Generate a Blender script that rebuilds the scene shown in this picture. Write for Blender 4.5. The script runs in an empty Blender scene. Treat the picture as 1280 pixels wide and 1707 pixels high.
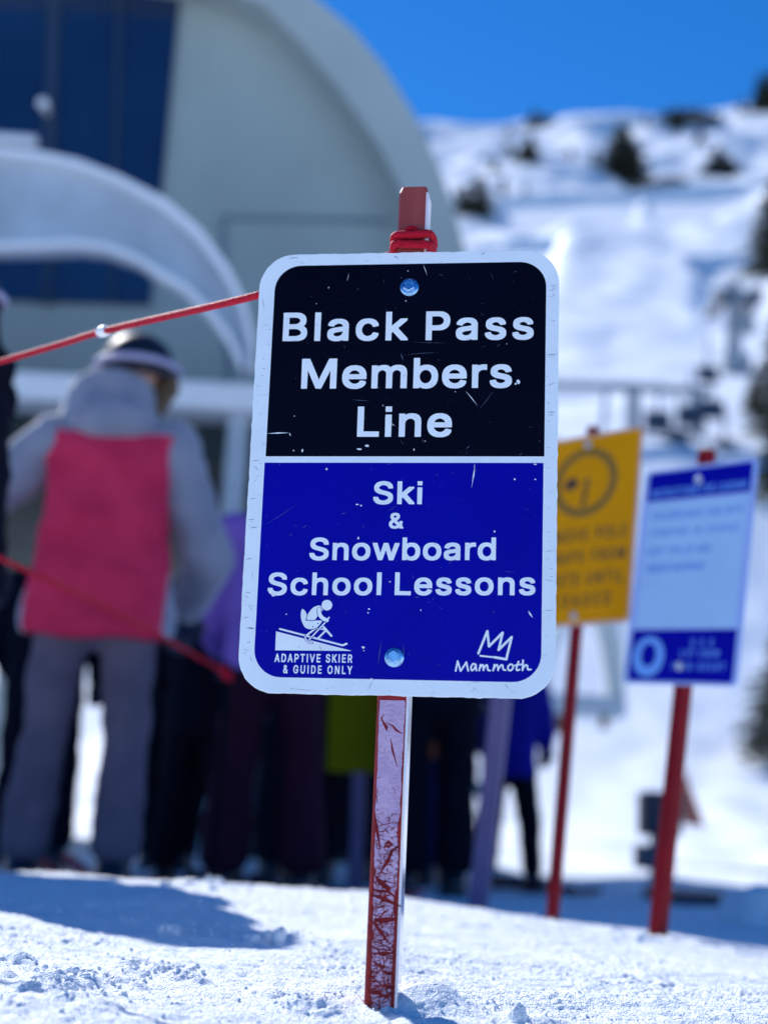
import bpy, bmesh, math, random
import numpy as np
from mathutils import Vector, Matrix, noise as mnoise
R = math.radians
scene = bpy.context.scene
random.seed(7)

# ------------------------------------------------------------------ camera
FPX = 2466.0                                   # focal length in pixels of the 1280 x 1707 photograph
TH, RO = R(12.0), R(3.0)
CAM = np.array([0.0, 0.0, 0.165])
_u0 = np.array([0, -math.sin(TH), math.cos(TH)]); _r0 = np.array([1.0, 0, 0])
FW = np.array([0, math.cos(TH), math.sin(TH)])
UP = math.cos(RO) * _u0 - math.sin(RO) * _r0
RT = math.cos(RO) * _r0 + math.sin(RO) * _u0
cam = bpy.data.cameras.new('camera')
camo = bpy.data.objects.new('camera', cam); scene.collection.objects.link(camo)
camo.matrix_world = Matrix(((RT[0], UP[0], -FW[0], CAM[0]), (RT[1], UP[1], -FW[1], CAM[1]), (RT[2], UP[2], -FW[2], CAM[2]), (0, 0, 0, 1)))
cam.sensor_fit = 'VERTICAL'; cam.sensor_height = 36.0; cam.sensor_width = 27.0
cam.lens = FPX / 1707 * 36.0
cam.clip_start = 0.02; cam.clip_end = 5000
cam.dof.use_dof = True; cam.dof.focus_distance = 1.452; cam.dof.aperture_fstop = 2.9; cam.dof.aperture_blades = 0
scene.camera = camo

# ------------------------------------------------------------------ sky, sun, exposure
SUN_EL, SUN_AZ = 40.0, -32.0                    # azimuth from +Y, negative = to the left
world = bpy.data.worlds.new('World'); scene.world = world; world.use_nodes = True
wn, wl = world.node_tree.nodes, world.node_tree.links
wn.clear()
sky = wn.new('ShaderNodeTexSky'); sky.sky_type = 'NISHITA'; sky.sun_disc = False
sky.sun_elevation = R(SUN_EL); sky.sun_rotation = R(SUN_AZ); sky.altitude = 2800; sky.air_density = 1.0; sky.dust_density = 0.1; sky.ozone_density = 4.0
hs = wn.new('ShaderNodeHueSaturation'); hs.inputs['Saturation'].default_value = 1.30; hs.inputs['Value'].default_value = 1.0; hs.inputs['Hue'].default_value = 0.506
bg = wn.new('ShaderNodeBackground'); bg.inputs['Strength'].default_value = 0.100
wo = wn.new('ShaderNodeOutputWorld')
wl.new(sky.outputs[0], hs.inputs['Color']); wl.new(hs.outputs[0], bg.inputs[0]); wl.new(bg.outputs[0], wo.inputs[0])
sl = bpy.data.lights.new('sun', 'SUN'); sl.energy = 3.4; sl.angle = R(0.5); sl.color = (1.0, 0.975, 0.95)
so = bpy.data.objects.new('sun', sl); scene.collection.objects.link(so)
sdir = Vector((math.sin(R(SUN_AZ)) * math.cos(R(SUN_EL)), math.cos(R(SUN_AZ)) * math.cos(R(SUN_EL)), math.sin(R(SUN_EL))))
so.rotation_euler = sdir.to_track_quat('Z', 'Y').to_euler()
so.location = (-8, 10, 20)
scene.view_settings.view_transform = 'Standard'; scene.view_settings.look = 'None'
scene.view_settings.exposure = 0.84; scene.view_settings.gamma = 1.0
scene.view_settings.use_curve_mapping = False

# ------------------------------------------------------------------ helpers
def at(px, py, y):
    """world point that lies at forward distance y on the line of sight of a photo pixel"""
    r = FW + RT * (px - 640) / FPX - UP * (py - 853.5) / FPX
    p = CAM + r * (y / r[1])
    return Vector(p)

def tag(o, label=None, cat=None, group=None, kind=None):
    if label: o['label'] = label
    if cat: o['category'] = cat
    if group: o['group'] = group
    if kind: o['kind'] = kind
    return o

def link(o, parent=None):
    scene.collection.objects.link(o)
    if parent is not None: o.parent = parent
    return o

def empty(name, loc, label, cat, group=None, rz=0.0):
    o = bpy.data.objects.new(name, None); o.empty_display_size = 0.1
    o.location = loc; o.rotation_euler = (0, 0, rz); link(o)
    return tag(o, label, cat, group)

class MB:
    """collects shapes into one mesh; origin is subtracted from every vertex"""
    def __init__(s, org=(0, 0, 0)):
        s.v = []; s.f = []; s.m = []; s.o = Vector(org); s.cur = 0
    def add(s, vs, fs):
        b = len(s.v); s.v += [tuple(Vector(v) - s.o) for v in vs]
        s.f += [tuple(i + b for i in f) for f in fs]; s.m += [s.cur] * len(fs)
    def box(s, lo, hi, T=None):
        x0, y0, z0 = lo; x1, y1, z1 = hi
        vs = [(x0, y0, z0), (x1, y0, z0), (x1, y1, z0), (x0, y1, z0), (x0, y0, z1), (x1, y0, z1), (x1, y1, z1), (x0, y1, z1)]
        if T: vs = [T(*v) for v in vs]
        s.add(vs, [(0, 3, 2, 1), (4, 5, 6, 7), (0, 1, 5, 4), (1, 2, 6, 5), (2, 3, 7, 6), (3, 0, 4, 7)])
    def prism(s, front, back):
        n = len(front); s.add(list(front) + list(back), [tuple(range(n)), tuple(range(2 * n - 1, n - 1, -1))] + [(i, i + n, (i + 1) % n + n, (i + 1) % n) for i in range(n)])
    def tube(s, pts, r, k=12, closed=False):
        pts = [Vector(p) for p in pts]; n = len(pts)
        rr = r if isinstance(r, (list, tuple)) else [r] * n
        vs = []; prev = None
        for i, p in enumerate(pts):
            if closed: t = pts[(i + 1) % n] - pts[i - 1]
            else: t = pts[min(i + 1, n - 1)] - pts[max(i - 1, 0)]
            t.normalize()
            if prev is None:
                a = Vector((0, 0, 1)) if abs(t.z) < .9 else Vector((1, 0, 0))
                prev = t.cross(a).normalized()
            prev = (prev - t * prev.dot(t)).normalized(); b = t.cross(prev)
            vs += [p + (prev * math.cos(6.28318 * j / k) + b * math.sin(6.28318 * j / k)) * rr[i] for j in range(k)]
        fs = []
        for i in range(n if closed else n - 1):
            for j in range(k):
                a, b2 = i * k + j, i * k + (j + 1) % k; c, d = ((i + 1) % n) * k + (j + 1) % k, ((i + 1) % n) * k + j
                fs.append((a, b2, c, d))
        if not closed: fs += [tuple(range(k - 1, -1, -1)), tuple(range((n - 1) * k, n * k))]
        s.add(vs, fs)
    def cap(s, p0, r0, p1, r1, sq=1.0, k=18):
        """tapered capsule; sq squashes it along world y"""
        p0, p1 = Vector(p0), Vector(p1); d = p1 - p0; L = d.length
        t = d / L if L > 1e-6 else Vector((0, 0, 1))
        a = Vector((1, 0, 0)) if abs(t.x) < .8 else Vector((0, 0, 1))
        u = t.cross(a).normalized(); w = t.cross(u)
        rings = []
        for i in range(6): ph = -math.pi / 2 + math.pi / 2 * i / 5; rings.append((p0 + t * r0 * math.sin(ph), r0 * max(math.cos(ph), .02)))
        for i in range(1, 6): q = i / 5; rings.append((p0 + d * q, r0 + (r1 - r0) * q))
        for i in range(1, 6): ph = math.pi / 2 * i / 5; rings.append((p1 + t * r1 * math.sin(ph), r1 * max(math.cos(ph), .02)))
        vs = []
        for c, r in rings:
            for j in range(k):
                o = (u * math.cos(6.28318 * j / k) + w * math.sin(6.28318 * j / k)) * r
                o.y *= sq; vs.append(c + o)
        n = len(rings); fs = [(i * k + j, i * k + (j + 1) % k, (i + 1) * k + (j + 1) % k, (i + 1) * k + j) for i in range(n - 1) for j in range(k)]
        fs += [tuple(range(k - 1, -1, -1)), tuple(range((n - 1) * k, n * k))]
        s.add(vs, fs)
    def mesh(s, name, mats, smooth=False):
        me = bpy.data.meshes.new(name); me.from_pydata(s.v, [], s.f)
        for m in (mats if isinstance(mats, (list, tuple)) else [mats]): me.materials.append(m)
        me.polygons.foreach_set('material_index', s.m)
        me.update()
        bm = bmesh.new(); bm.from_mesh(me); bmesh.ops.recalc_face_normals(bm, faces=bm.faces); bm.to_mesh(me); bm.free()
        if smooth: me.polygons.foreach_set('use_smooth', [True] * len(me.polygons))
        return me
    def build(s, name, mats, parent=None, smooth=False, bevel=0.0, seg=2):
        o = bpy.data.objects.new(name, s.mesh(name, mats, smooth)); link(o, parent)
        if parent is None: o.location = s.o
        if bevel:
            b = o.modifiers.new('bevel', 'BEVEL'); b.width = bevel; b.segments = seg; b.limit_method = 'ANGLE'
        return o

def bake(o):
    dg = bpy.context.evaluated_depsgraph_get(); dg.update()
    me = bpy.data.meshes.new_from_object(o.evaluated_get(dg)); o.modifiers.clear(); old = o.data; o.data = me
    me.name = o.name
    return o

def fuse(mb, name, mats, parent, vox=0.014, it=8, wr=0.0, wf=6.0):
    """one continuous surface grown over overlapping shapes, with soft wrinkles"""
    o = bpy.data.objects.new(name, mb.mesh(name, mats)); link(o, parent)
    if parent is None: o.location = mb.o
    m = o.modifiers.new('r', 'REMESH'); m.mode = 'VOXEL'; m.voxel_size = vox
    s = o.modifiers.new('s', 'SMOOTH'); s.factor = .5; s.iterations = it
    bake(o); me = o.data
    if wr:
        nv = len(me.vertices); nn = np.empty(nv * 3, np.float32); me.vertices.foreach_get('normal', nn); cc = np.empty(nv * 3, np.float32); me.vertices.foreach_get('co', cc)
        nn = nn.reshape(-1, 3); cc = cc.reshape(-1, 3); qq = np.empty(nv, np.float32)
        for i in range(nv):
            c = Vector(cc[i]); q = mnoise.noise(Vector((c.x * wf, c.y * wf, c.z * wf * 1.7))) + .5 * mnoise.noise(Vector((c.x * wf * 2.7, c.y * wf * 2.7, c.z * wf * 4)))
            qq[i] = q
        me.vertices.foreach_set('co', (cc + nn * (qq * wr)[:, None]).reshape(-1))
    me.polygons.foreach_set('use_smooth', [True] * len(me.polygons)); me.update()
    return o

# ------------------------------------------------------------------ materials
def mat(name, col, rough=0.6, spec=0.5, var=0.0, scale=6.0, bump=0.0, bscale=40.0, metal=0.0, coat=0.0, col2=None, stretch=None):
    m = bpy.data.materials.new(name); m.use_nodes = True
    n, l = m.node_tree.nodes, m.node_tree.links
    p = n['Principled BSDF']; p.inputs['Roughness'].default_value = rough
    p.inputs['Specular IOR Level'].default_value = spec; p.inputs['Metallic'].default_value = metal
    p.inputs['Coat Weight'].default_value = coat; p.inputs['Coat Roughness'].default_value = 0.08
    tc = n.new('ShaderNodeTexCoord'); src = tc.outputs['Object']
    if stretch:
        mp = n.new('ShaderNodeMapping'); mp.inputs['Scale'].default_value = stretch; l.new(src, mp.inputs[0]); src = mp.outputs[0]
    c = (*col, 1)
    nz = n.new('ShaderNodeTexNoise'); nz.inputs['Scale'].default_value = scale; nz.inputs['Detail'].default_value = 6; l.new(src, nz.inputs[0])
    mx = n.new('ShaderNodeMix'); mx.data_type = 'RGBA'
    c2 = (*col2, 1) if col2 else (*[max(0, x * (1 - var)) for x in col], 1)
    rp = n.new('ShaderNodeMapRange'); rp.inputs[1].default_value = .38; rp.inputs[2].default_value = .66; l.new(nz.outputs[0], rp.inputs[0])
    mx.inputs[6].default_value = c; mx.inputs[7].default_value = c2; l.new(rp.outputs[0], mx.inputs[0]); l.new(mx.outputs[2], p.inputs['Base Color'])
    if bump:
        b = n.new('ShaderNodeBump'); b.inputs['Strength'].default_value = bump; b.inputs['Distance'].default_value = 0.01
        z = n.new('ShaderNodeTexNoise'); z.inputs['Scale'].default_value = bscale; z.inputs['Detail'].default_value = 4; l.new(src, z.inputs[0])
        l.new(z.outputs[0], b.inputs['Height']); l.new(b.outputs[0], p.inputs['Normal'])
    return m

def snow_material():
    m = bpy.data.materials.new('snow'); m.use_nodes = True
    n, l = m.node_tree.nodes, m.node_tree.links; p = n['Principled BSDF']
    tc = n.new('ShaderNodeTexCoord')
    a = n.new('ShaderNodeTexNoise'); a.inputs['Scale'].default_value = 620; a.inputs['Detail'].default_value = 3; l.new(tc.outputs['Object'], a.inputs[0])
    a2 = n.new('ShaderNodeTexVoronoi'); a2.inputs['Scale'].default_value = 520; l.new(tc.outputs['Object'], a2.inputs[0])
    ad = n.new('ShaderNodeMath'); ad.operation = 'ADD'; l.new(a.outputs[0], ad.inputs[0]); l.new(a2.outputs['Distance'], ad.inputs[1])
    b = n.new('ShaderNodeBump'); b.inputs['Strength'].default_value = .7; b.inputs['Distance'].default_value = .0022
    l.new(ad.outputs[0], b.inputs['Height']); l.new(b.outputs[0], p.inputs['Normal'])
    c = n.new('ShaderNodeTexNoise'); c.inputs['Scale'].default_value = 3; c.inputs['Detail'].default_value = 5; l.new(tc.outputs['Object'], c.inputs[0])
    mx = n.new('ShaderNodeMix'); mx.data_type = 'RGBA'; l.new(c.outputs[0], mx.inputs[0])
    mx.inputs[6].default_value = (.80, .87, .95, 1); mx.inputs[7].default_value = (.86, .91, .96, 1)
    l.new(mx.outputs[2], p.inputs['Base Color']); p.inputs['Roughness'].default_value = .6; p.inputs['Specular IOR Level'].default_value = .15
    return m

SNOW = snow_material()
M = {}
M['white_sheet'] = mat('reflective_white_sheet', (.86, .92, .95), .3, .5, var=.05, scale=25)
M['white_letter'] = mat('white_lettering', (.92, .95, .96), .35, .4, var=.06, scale=30)
M['black_sheet'] = mat('black_sheet', (.001, .001, .007), .35, .07, col2=(.0015, .0015, .010), scale=12)
M['blue_sheet'] = mat('royal_blue_sheet', (.001, .001, .34), .35, .08, col2=(.001, .001, .30), scale=12)
M['chip'] = mat('bare_chip', (.82, .86, .88), .5)
M['faint'] = mat('faint_scratch', (.12, .16, .26), .5)
M['scuff'] = mat('grey_scuff', (.22, .27, .36), .6)
M['alu'] = mat('aluminium', (.62, .66, .70), .35, metal=.8)
M['zinc'] = mat('zinc_bolt', (.34, .55, .80), .2, metal=1.0, var=.25, scale=200)
M['post_red'] = mat('post_red_paint', (.34, .012, .012), .35, .25, col2=(.22, .006, .010), scale=40)
M['post_top'] = mat('post_faded_red', (.34, .060, .045), .4, .5, col2=(.26, .035, .03), scale=60, stretch=(1, 1, .15))
M['post_side'] = mat('post_white_glare_side', (.80, .72, .76), .14, 1.0, col2=(.74, .64, .70), scale=30, coat=1.0)  # whitish colour paints in bright snow reflected at a glancing angle
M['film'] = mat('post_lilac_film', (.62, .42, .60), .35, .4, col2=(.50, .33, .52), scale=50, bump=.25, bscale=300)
M['scratch_red'] = mat('post_scratch_red', (.26, .008, .014), .45, .2, col2=(.16, .004, .010), scale=60)
M['rope'] = mat('red_rope', (.75, .008, .035), .6, .2, var=.25, scale=120, bump=.8, bscale=500)
M['tape'] = mat('white_tape', (.85, .85, .85), .5)
M['dark_red'] = mat('dark_red_post', (.24, .003, .010), .5, .15, var=.25, scale=10)
M['orange_sheet'] = mat('amber_sheet', (.88, .34, .001), .5, .08, var=.08, scale=8)
M['orange_edge'] = mat('pale_orange_edge', (.75, .42, .30), .5)
M['dark_print'] = mat('dark_print', (.10, .045, .01), .5)
M['ring_print'] = mat('ring_print', (.30, .14, .005), .5)
M['pale_blue'] = mat('pale_blue_sheet', (.42, .62, .86), .5, .12, var=.05, scale=8)
M['pale_edge'] = mat('pale_blue_edge', (.36, .48, .84), .5)
M['blue_print'] = mat('blue_print', (.10, .24, .70), .5)
M['light_blue'] = mat('light_blue_print', (.16, .38, .85), .5)
M['yellow_green'] = mat('yellow_green_sheet', (.19, .18, .003), .7, .05, var=.1, scale=8)
M['lilac'] = mat('lilac_painted_post', (.17, .13, .27), .5, .3, var=.15, scale=8)
M['wall'] = mat('grey_green_cladding', (.36, .425, .40), .6, .25, var=.14, scale=.9)
M['fascia'] = mat('pale_cladding', (.41, .47, .45), .6, .25, var=.12, scale=.8)
M['seam'] = mat('panel_seam', (.16, .22, .25), .6)
M['glass'] = mat('dark_blue_glass', (.005, .019, .062), .08, .7, col2=(.010, .036, .10), scale=.7)
M['mullion'] = mat('dark_mullion', (.02, .04, .08), .4)
M['white_metal'] = mat('weathered_white_metal', (.46, .54, .61), .5, .35, var=.25, scale=2.5)
M['bright_metal'] = mat('bright_white_metal', (.85, .87, .88), .35, .5)
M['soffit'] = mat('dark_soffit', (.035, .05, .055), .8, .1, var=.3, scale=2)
M['dark_box'] = mat('dark_navy_box', (.012, .018, .05), .5, var=.3, scale=6)
M['bark'] = mat('bark', (.10, .07, .05), .9, var=.4, scale=8)
M['needles'] = mat('conifer_needles', (.045, .060, .040), .8, .2, col2=(.085, .080, .050), scale=1.2)
M['rock'] = mat('rock', (.14, .13, .13), .9, var=.5, scale=.6, bump=.6, bscale=3)
M['tower_grey'] = mat('galvanised_steel', (.30, .35, .40), .5, .5, var=.2, scale=1)
M['bubble'] = mat('smoked_grey_shell', (.50, .56, .58), .25, .6)
M['matte_black'] = mat('matte_black', (.003, .004, .010), .9, .05)
M['skin'] = mat('skin', (.55, .33, .24), .5, .4, var=.1, scale=20)
def cloth(name, col, col2=None, rough=.75): return mat(name, col, .85, .08, var=.18, scale=9, col2=col2, bump=.25, bscale=60)

# ------------------------------------------------------------------ snow surface
_rs = np.random.RandomState(11); _tab = _rs.rand(512, 512)
def vnoise(x, y):
    xi = np.floor(x).astype(int); yi = np.floor(y).astype(int); fx = x - xi; fy = y - yi
    fx = fx * fx * (3 - 2 * fx); fy = fy * fy * (3 - 2 * fy)
    g = lambda a, b: _tab[a & 511, b & 511]
    return ((g(xi, yi) * (1 - fx) + g(xi + 1, yi) * fx) * (1 - fy) + (g(xi, yi + 1) * (1 - fx) + g(xi + 1, yi + 1) * fx) * fy) * 2 - 1
def sm(t): t = np.clip(t, 0, 1); return t * t * (3 - 2 * t)

RIDGE = 430.0
def base(x, y):
    hc = np.interp(x, [-3, -.7, -.3, .05, .35, .58, .8, 1.6, 4], [.03, .042, .046, .037, .010, -.018, -.043, -.09, -.13])
    z = hc * sm((y - 1.4) / 1.3)
    z = np.where(y > 2.8, hc + (-.09 - hc) * sm((y - 2.8) / 1.9), z)
    z = z - .008 * np.clip(y - 5, 0, 15)
    yy = np.minimum(y, RIDGE); u = np.clip((yy - 19) / (RIDGE - 19), 0, 1)
    t = (.505 + .115 * np.clip(x / np.maximum(y, 5), -.6, .6)) * u ** .27 * sm((yy - 19) / 42)
    z = z + yy * t
    z = z - .45 * np.clip(y - RIDGE, 0, None)
    return z

# cornices / gullies: rows where the slope breaks steeply and drops into shade (photo px x0,x1,y, height m)
BREAKS = []
for (x0, x1, py, h, pyb) in [(860, 1275, 312, 8.5, 312), (900, 1130, 190, 6.0, 202), (760, 900, 392, 5.0, 402), (1060, 1180, 262, 5.0, 268), (800, 930, 266, 1.6, 262), (1190, 1285, 436, 5.0, 430), (960, 1120, 205, 3.0, 215)]:
    BREAKS.append((x0, x1, py, h, pyb))
def march(px, py, y0=1.0, y1=428.0):
    """where the line of sight of a pixel meets the snow"""
    ys = np.geomspace(y0, y1, 900)
    r = FW + RT * (px - 640) / FPX - UP * (py - 853.5) / FPX
    X = CAM[0] + r[0] / r[1] * ys; Z = CAM[2] + r[2] / r[1] * ys
    d = Z - base(X, ys); k = np.nonzero(d < 0)[0]
    if len(k) == 0: return None
    k = k[0]; return (float(X[k]), float(ys[k]))
BW = []
for (x0, x1, py, h, pyb) in BREAKS:
    a, b = march(x0, py, 25), march(x1, pyb, 25)
    if a and b: BW.append((a[0] / a[1], b[0] / b[1], (a[1] + b[1]) / 2, h))

GRO = []   # grooves and windrows: polyline of photo pixels -> ground
def gpt(px, py): 
    q = march(px, py, 1.0, 6.0)
    return q if q else (float(at(px, py, 3)[0]), 3.0)
for pts, dep, wid in [([(-20, 1528), (120, 1552), (245, 1585), (340, 1614), (470, 1640), (600, 1676), (700, 1720)], .0055, .0045),
                      ([(-20, 1602), (60, 1618), (150, 1640)], .006, .006), ([(700, 1600), (850, 1612), (1000, 1640)], .0025, .004),
                      ([(680, 1570), (900, 1590), (1290, 1680)], .0022, .006), ([(720, 1540), (1000, 1560), (1290, 1640)], .002, .006), ([(660, 1650), (900, 1655), (1290, 1700)], .002, .003)]:
    GRO.append(([gpt(*p) for p in pts], dep, wid))
LUMP = []  # (photo px, radius m, height m)
for px, py, r_, h in [(205, 1612, .016, .009), (235, 1612, .012, .008), (265, 1622, .016, .010), (300, 1632, .018, .011), (335, 1640, .012, .008), (20, 1608, .02, .010), (45, 1608, .012, .008),
                      (85, 1640, .02, .012), (115, 1650, .018, .012), (60, 1660, .02, .010), (150, 1645, .014, .010), (190, 1640, .016, .009), (230, 1648, .010, .009), (100, 1680, .018, .010), (160, 1690, .02, .008),
                      (450, 1668, .014, .007), (500, 1682, .022, .010), (540, 1690, .016, .008), (430, 1662, .008, .005), (280, 1552, .02, .013), (440, 1572, .022, .010), (700, 1500, .05, .010), (350, 1478, .07, .012),
                      (1020, 1556, .03, .012), (1185, 1580, .03, .012), (1110, 1570, .02, .01), (30, 1690, .02, .010), (0, 1640, .015, .01), (860, 1695, .010, .012), (560, 1672, .012, .004), (585, 1678, .01, .004)]:
    q = gpt(px, py); LUMP.append((q[0], q[1], r_, h))

def near_detail(x, y):
    f = 1 - sm((y - 3.5) / 4)
    z = .008 * vnoise(x * 3.1 + 5, y * 3.1) + .0035 * vnoise(x * 9 + 3, y * 14)
    z += (.0022 * vnoise(x * 26, y * 55) + .0012 * vnoise(x * 70 + 9, y * 110)) * f
    cl = sm((vnoise(x * 6 + 40, y * 7 + 3) + .15) * 1.4)
    z += (.0011 * np.abs(vnoise(x * 160, y * 190)) + .0012 * vnoise(x * 310, y * 330)) * f * (.55 + .9 * cl)
    rr = np.maximum(0, vnoise(x * 45 + 7, y * 60 + 1) - .5) * cl * f; z += .006 * rr
    z += (.0007 * vnoise(x * 420 + 3, y * 430) ) * f * sm((2.4 - y) / .8)
    z += .0016 * vnoise(x * 5 + y * 2.2, y * 40 - x * 9) * f
    for pts, dep, wid in GRO:
        D = np.full(x.shape, 9.0)
        for (ax, ay), (bx, by) in zip(pts, pts[1:]):
            dx, dy = bx - ax, by - ay; t = np.clip(((x - ax) * dx + (y - ay) * dy) / (dx * dx + dy * dy), 0, 1)
            D = np.minimum(D, np.hypot(x - ax - t * dx, y - ay - t * dy))
        D = D + .0012 * vnoise(x * 60, y * 60)
        z += -dep * np.exp(-(D / wid) ** 2) + dep * .45 * np.exp(-((D - wid * 2.1) / wid) ** 2)
    for lx, ly, r_, h in LUMP:
        m = (np.abs(x - lx) < r_ * 3) & (np.abs(y - ly) < r_ * 3)
        if m.any():
            d = np.hypot(x[m] - lx, y[m] - ly) / r_ + .28 * vnoise(x[m] * 90, y[m] * 90)
            z[m] += .62 * h * (1 - sm((d - .35) / 1.1)) * (1 + .35 * vnoise(x[m] * 200, y[m] * 200))
    # small drift of snow right of the post, with a scooped hollow in front of it
    z += .010 * np.exp(-((x - .015) / .10) ** 2 - ((y - 1.40) / .07) ** 2)
    dx, dy = x - .062, y - 1.462
    m = (np.abs(dx) < .15) & (np.abs(dy) < .15)
    if m.any():
        z[m] += .021 * np.exp(-np.abs(dx[m] / .036) ** 3 - (dy[m] / .034) ** 2) - .007 * np.exp(-((dx[m] + .004) / .04) ** 2 - ((dy[m] + .062) / .016) ** 2)
    return z

def mountain_detail(x, y):
    g = sm((y - 22) / 60)
    z = g * (y * .010 * vnoise(x / 30. + 3, y / 44.) + y * .0055 * vnoise(x / 10. + 8, y / 16.) + .38 * vnoise(x / 3.6, y / 5.6) + .05 * vnoise(x / 1.2, y / 1.8))
    z *= np.where(y > RIDGE - 12, .45, 1)
    z += (1 - g) * sm((y - 9) / 6) * .10 * vnoise(x / .9, y / 1.2)
    t = x / y
    for t0, t1, yb, h in BW:
        if t0 > t1: t0, t1 = t1, t0
        w = np.exp(-np.clip(np.maximum(t0 - t, t - t1), 0, None) ** 2 / (.012 ** 2))
        yl = yb + 9 * vnoise(t * 17 + h, t * 0 + yb) + 1.2 * vnoise(t * 60, t * 0 + yb)
        d = yl - y
        z += w * h * 1.3 * (.55 + .45 * vnoise(t * 40 + 9, t * 0 + yb)) * np.where(d > 0, -np.exp(-d / 26.) * sm(d / 2.6), 0.0)
    return z

rows = np.concatenate([np.linspace(.85, 1.95, 560, endpoint=False), np.geomspace(1.95, 5, 330, endpoint=False), np.geomspace(5, 60, 220, endpoint=False), np.geomspace(60, 470, 560)])
cols = np.linspace(-.46, .46, 760)
YY, TT = np.meshgrid(rows, cols, indexing='ij'); XX = YY * TT
ZZ = base(XX, YY)
nr = int((rows < 8).sum()); fade = 1 - sm((YY[:nr] - 5) / 3)
ZZ[:nr] += near_detail(XX[:nr], YY[:nr]) * fade
k0 = int((rows < 7).sum()); ZZ[k0:] += mountain_detail(XX[k0:], YY[k0:])
def grid_mesh(name, X, Y, Z):
    h, w = X.shape; me = bpy.data.meshes.new(name); nv = h * w
    co = np.stack([X, Y, Z], -1).reshape(-1).astype(np.float32)
    i = np.arange(nv).reshape(h, w); q = np.stack([i[:-1, :-1], i[:-1, 1:], i[1:, 1:], i[1:, :-1]], -1).reshape(-1).astype(np.int32)
    nf = len(q) // 4
    me.vertices.add(nv); me.vertices.foreach_set('co', co)
    me.loops.add(nf * 4); me.loops.foreach_set('vertex_index', q)
    me.polygons.add(nf); me.polygons.foreach_set('loop_start', np.arange(0, nf * 4, 4, dtype=np.int32)); me.polygons.foreach_set('loop_total', np.full(nf, 4, np.int32))
    me.update(); me.validate(); me.polygons.foreach_set('use_smooth', np.ones(nf, bool)); me.materials.append(SNOW)
    return me
o = bpy.data.objects.new('snow_ground', grid_mesh('snow_ground', XX, YY, ZZ)); link(o); tag(o, kind='structure')
def ground(x, y):
    X, Y = np.array([[float(x)]]), np.array([[float(y)]]); z = base(X, Y)
    if y < 8: z = z + near_detail(X, Y) * (1 - sm((Y - 5) / 3))
    if y > 7: z = z + mountain_detail(X, Y)
    return float(z[0, 0])
# the snowfield all round, a little below the detailed sheet
gx = np.concatenate([-np.geomspace(400, 1, 60), np.linspace(-.9, .9, 10), np.geomspace(1, 400, 60)]); gy = np.concatenate([-np.geomspace(200, 1, 40), np.linspace(-.9, 2.9, 14), np.geomspace(3, 600, 110)])
GY, GX = np.meshgrid(gy, gx, indexing='ij'); GZ = base(GX, np.maximum(GY, .5)) - .02 - .008 * np.maximum(GY, 0)
o = bpy.data.objects.new('snow_field', grid_mesh('snow_field', GX, GY, GZ)); link(o); tag(o, kind='structure')

# crumbs of snow
rng = random.Random(5)
ico = bmesh.new(); bmesh.ops.create_icosphere(ico, subdivisions=2, radius=1.0)
iv = [v.co.copy() for v in ico.verts]; ifc = [tuple(v.index for v in f.verts) for f in ico.faces]; ico.free()
cr = MB()
def crumb(x, y, r, up=.4, sz=1.0):
    z = ground(x, y) + r * up; ph = Vector((rng.random() * 50, rng.random() * 50, 0)); s = [rng.uniform(.75, 1.25) for _ in range(3)]; s[2] *= sz
    vs = []
    for v in iv:
        k = 1 + .35 * mnoise.noise(v * 1.6 + ph) + .22 * mnoise.noise(v * 4 + ph); vs.append((x + v.x * r * k * s[0], y + v.y * r * k * s[1], z + v.z * r * k * s[2]))
    cr.add(vs, ifc)
for _ in range(700):
    t = rng.uniform(-.32, .32); y = rng.uniform(1.18, 2.6); crumb(t * y, y, rng.choice([.0008, .0010, .0012, .0015, .0019]) * rng.uniform(.7, 1.3))
for (px, py, sx, sy, n, rm) in [(110, 1650, 80, 24, 90, .0045), (265, 1622, 75, 14, 60, .004), (500, 1680, 70, 10, 40, .003), (560, 1665, 60, 12, 60, .002), (430, 1570, 90, 10, 40, .004), (300, 1550, 90, 10, 30, .004),
                              (800, 1680, 90, 16, 60, .0025), (20, 1605, 40, 8, 20, .005), (330, 1480, 200, 6, 30, .008), (900, 1535, 120, 6, 14, .007), (1100, 1572, 90, 5, 16, .009)]:
    for _ in range(n):
        q = gpt(px + rng.gauss(0, sx / 2), py + rng.gauss(0, sy / 2)); crumb(q[0], q[1], rm * rng.uniform(.15, .8))
q = gpt(465, 1576); crumb(q[0], q[1], .0078, .9, 1.5); crumb(q[0] + .004, q[1], .006, 2.2)
q = gpt(280, 1556)
for _ in range(7): crumb(q[0] + rng.gauss(0, .009), q[1] + rng.gauss(0, .008), rng.uniform(.004, .009), .25)
q = gpt(440, 1572)
for _ in range(5): crumb(q[0] + rng.gauss(0, .008), q[1] + rng.gauss(0, .006), rng.uniform(.004, .008), .3)
q = gpt(864, 1700); crumb(q[0], q[1], .006, 1.2, 1.8)
o = cr.build('snow_crumbs', SNOW, smooth=True); tag(o, kind='stuff'); o['label'] = 'loose crumbs of snow scattered over the groomed foreground'; o['category'] = 'snow crumbs'

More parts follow.
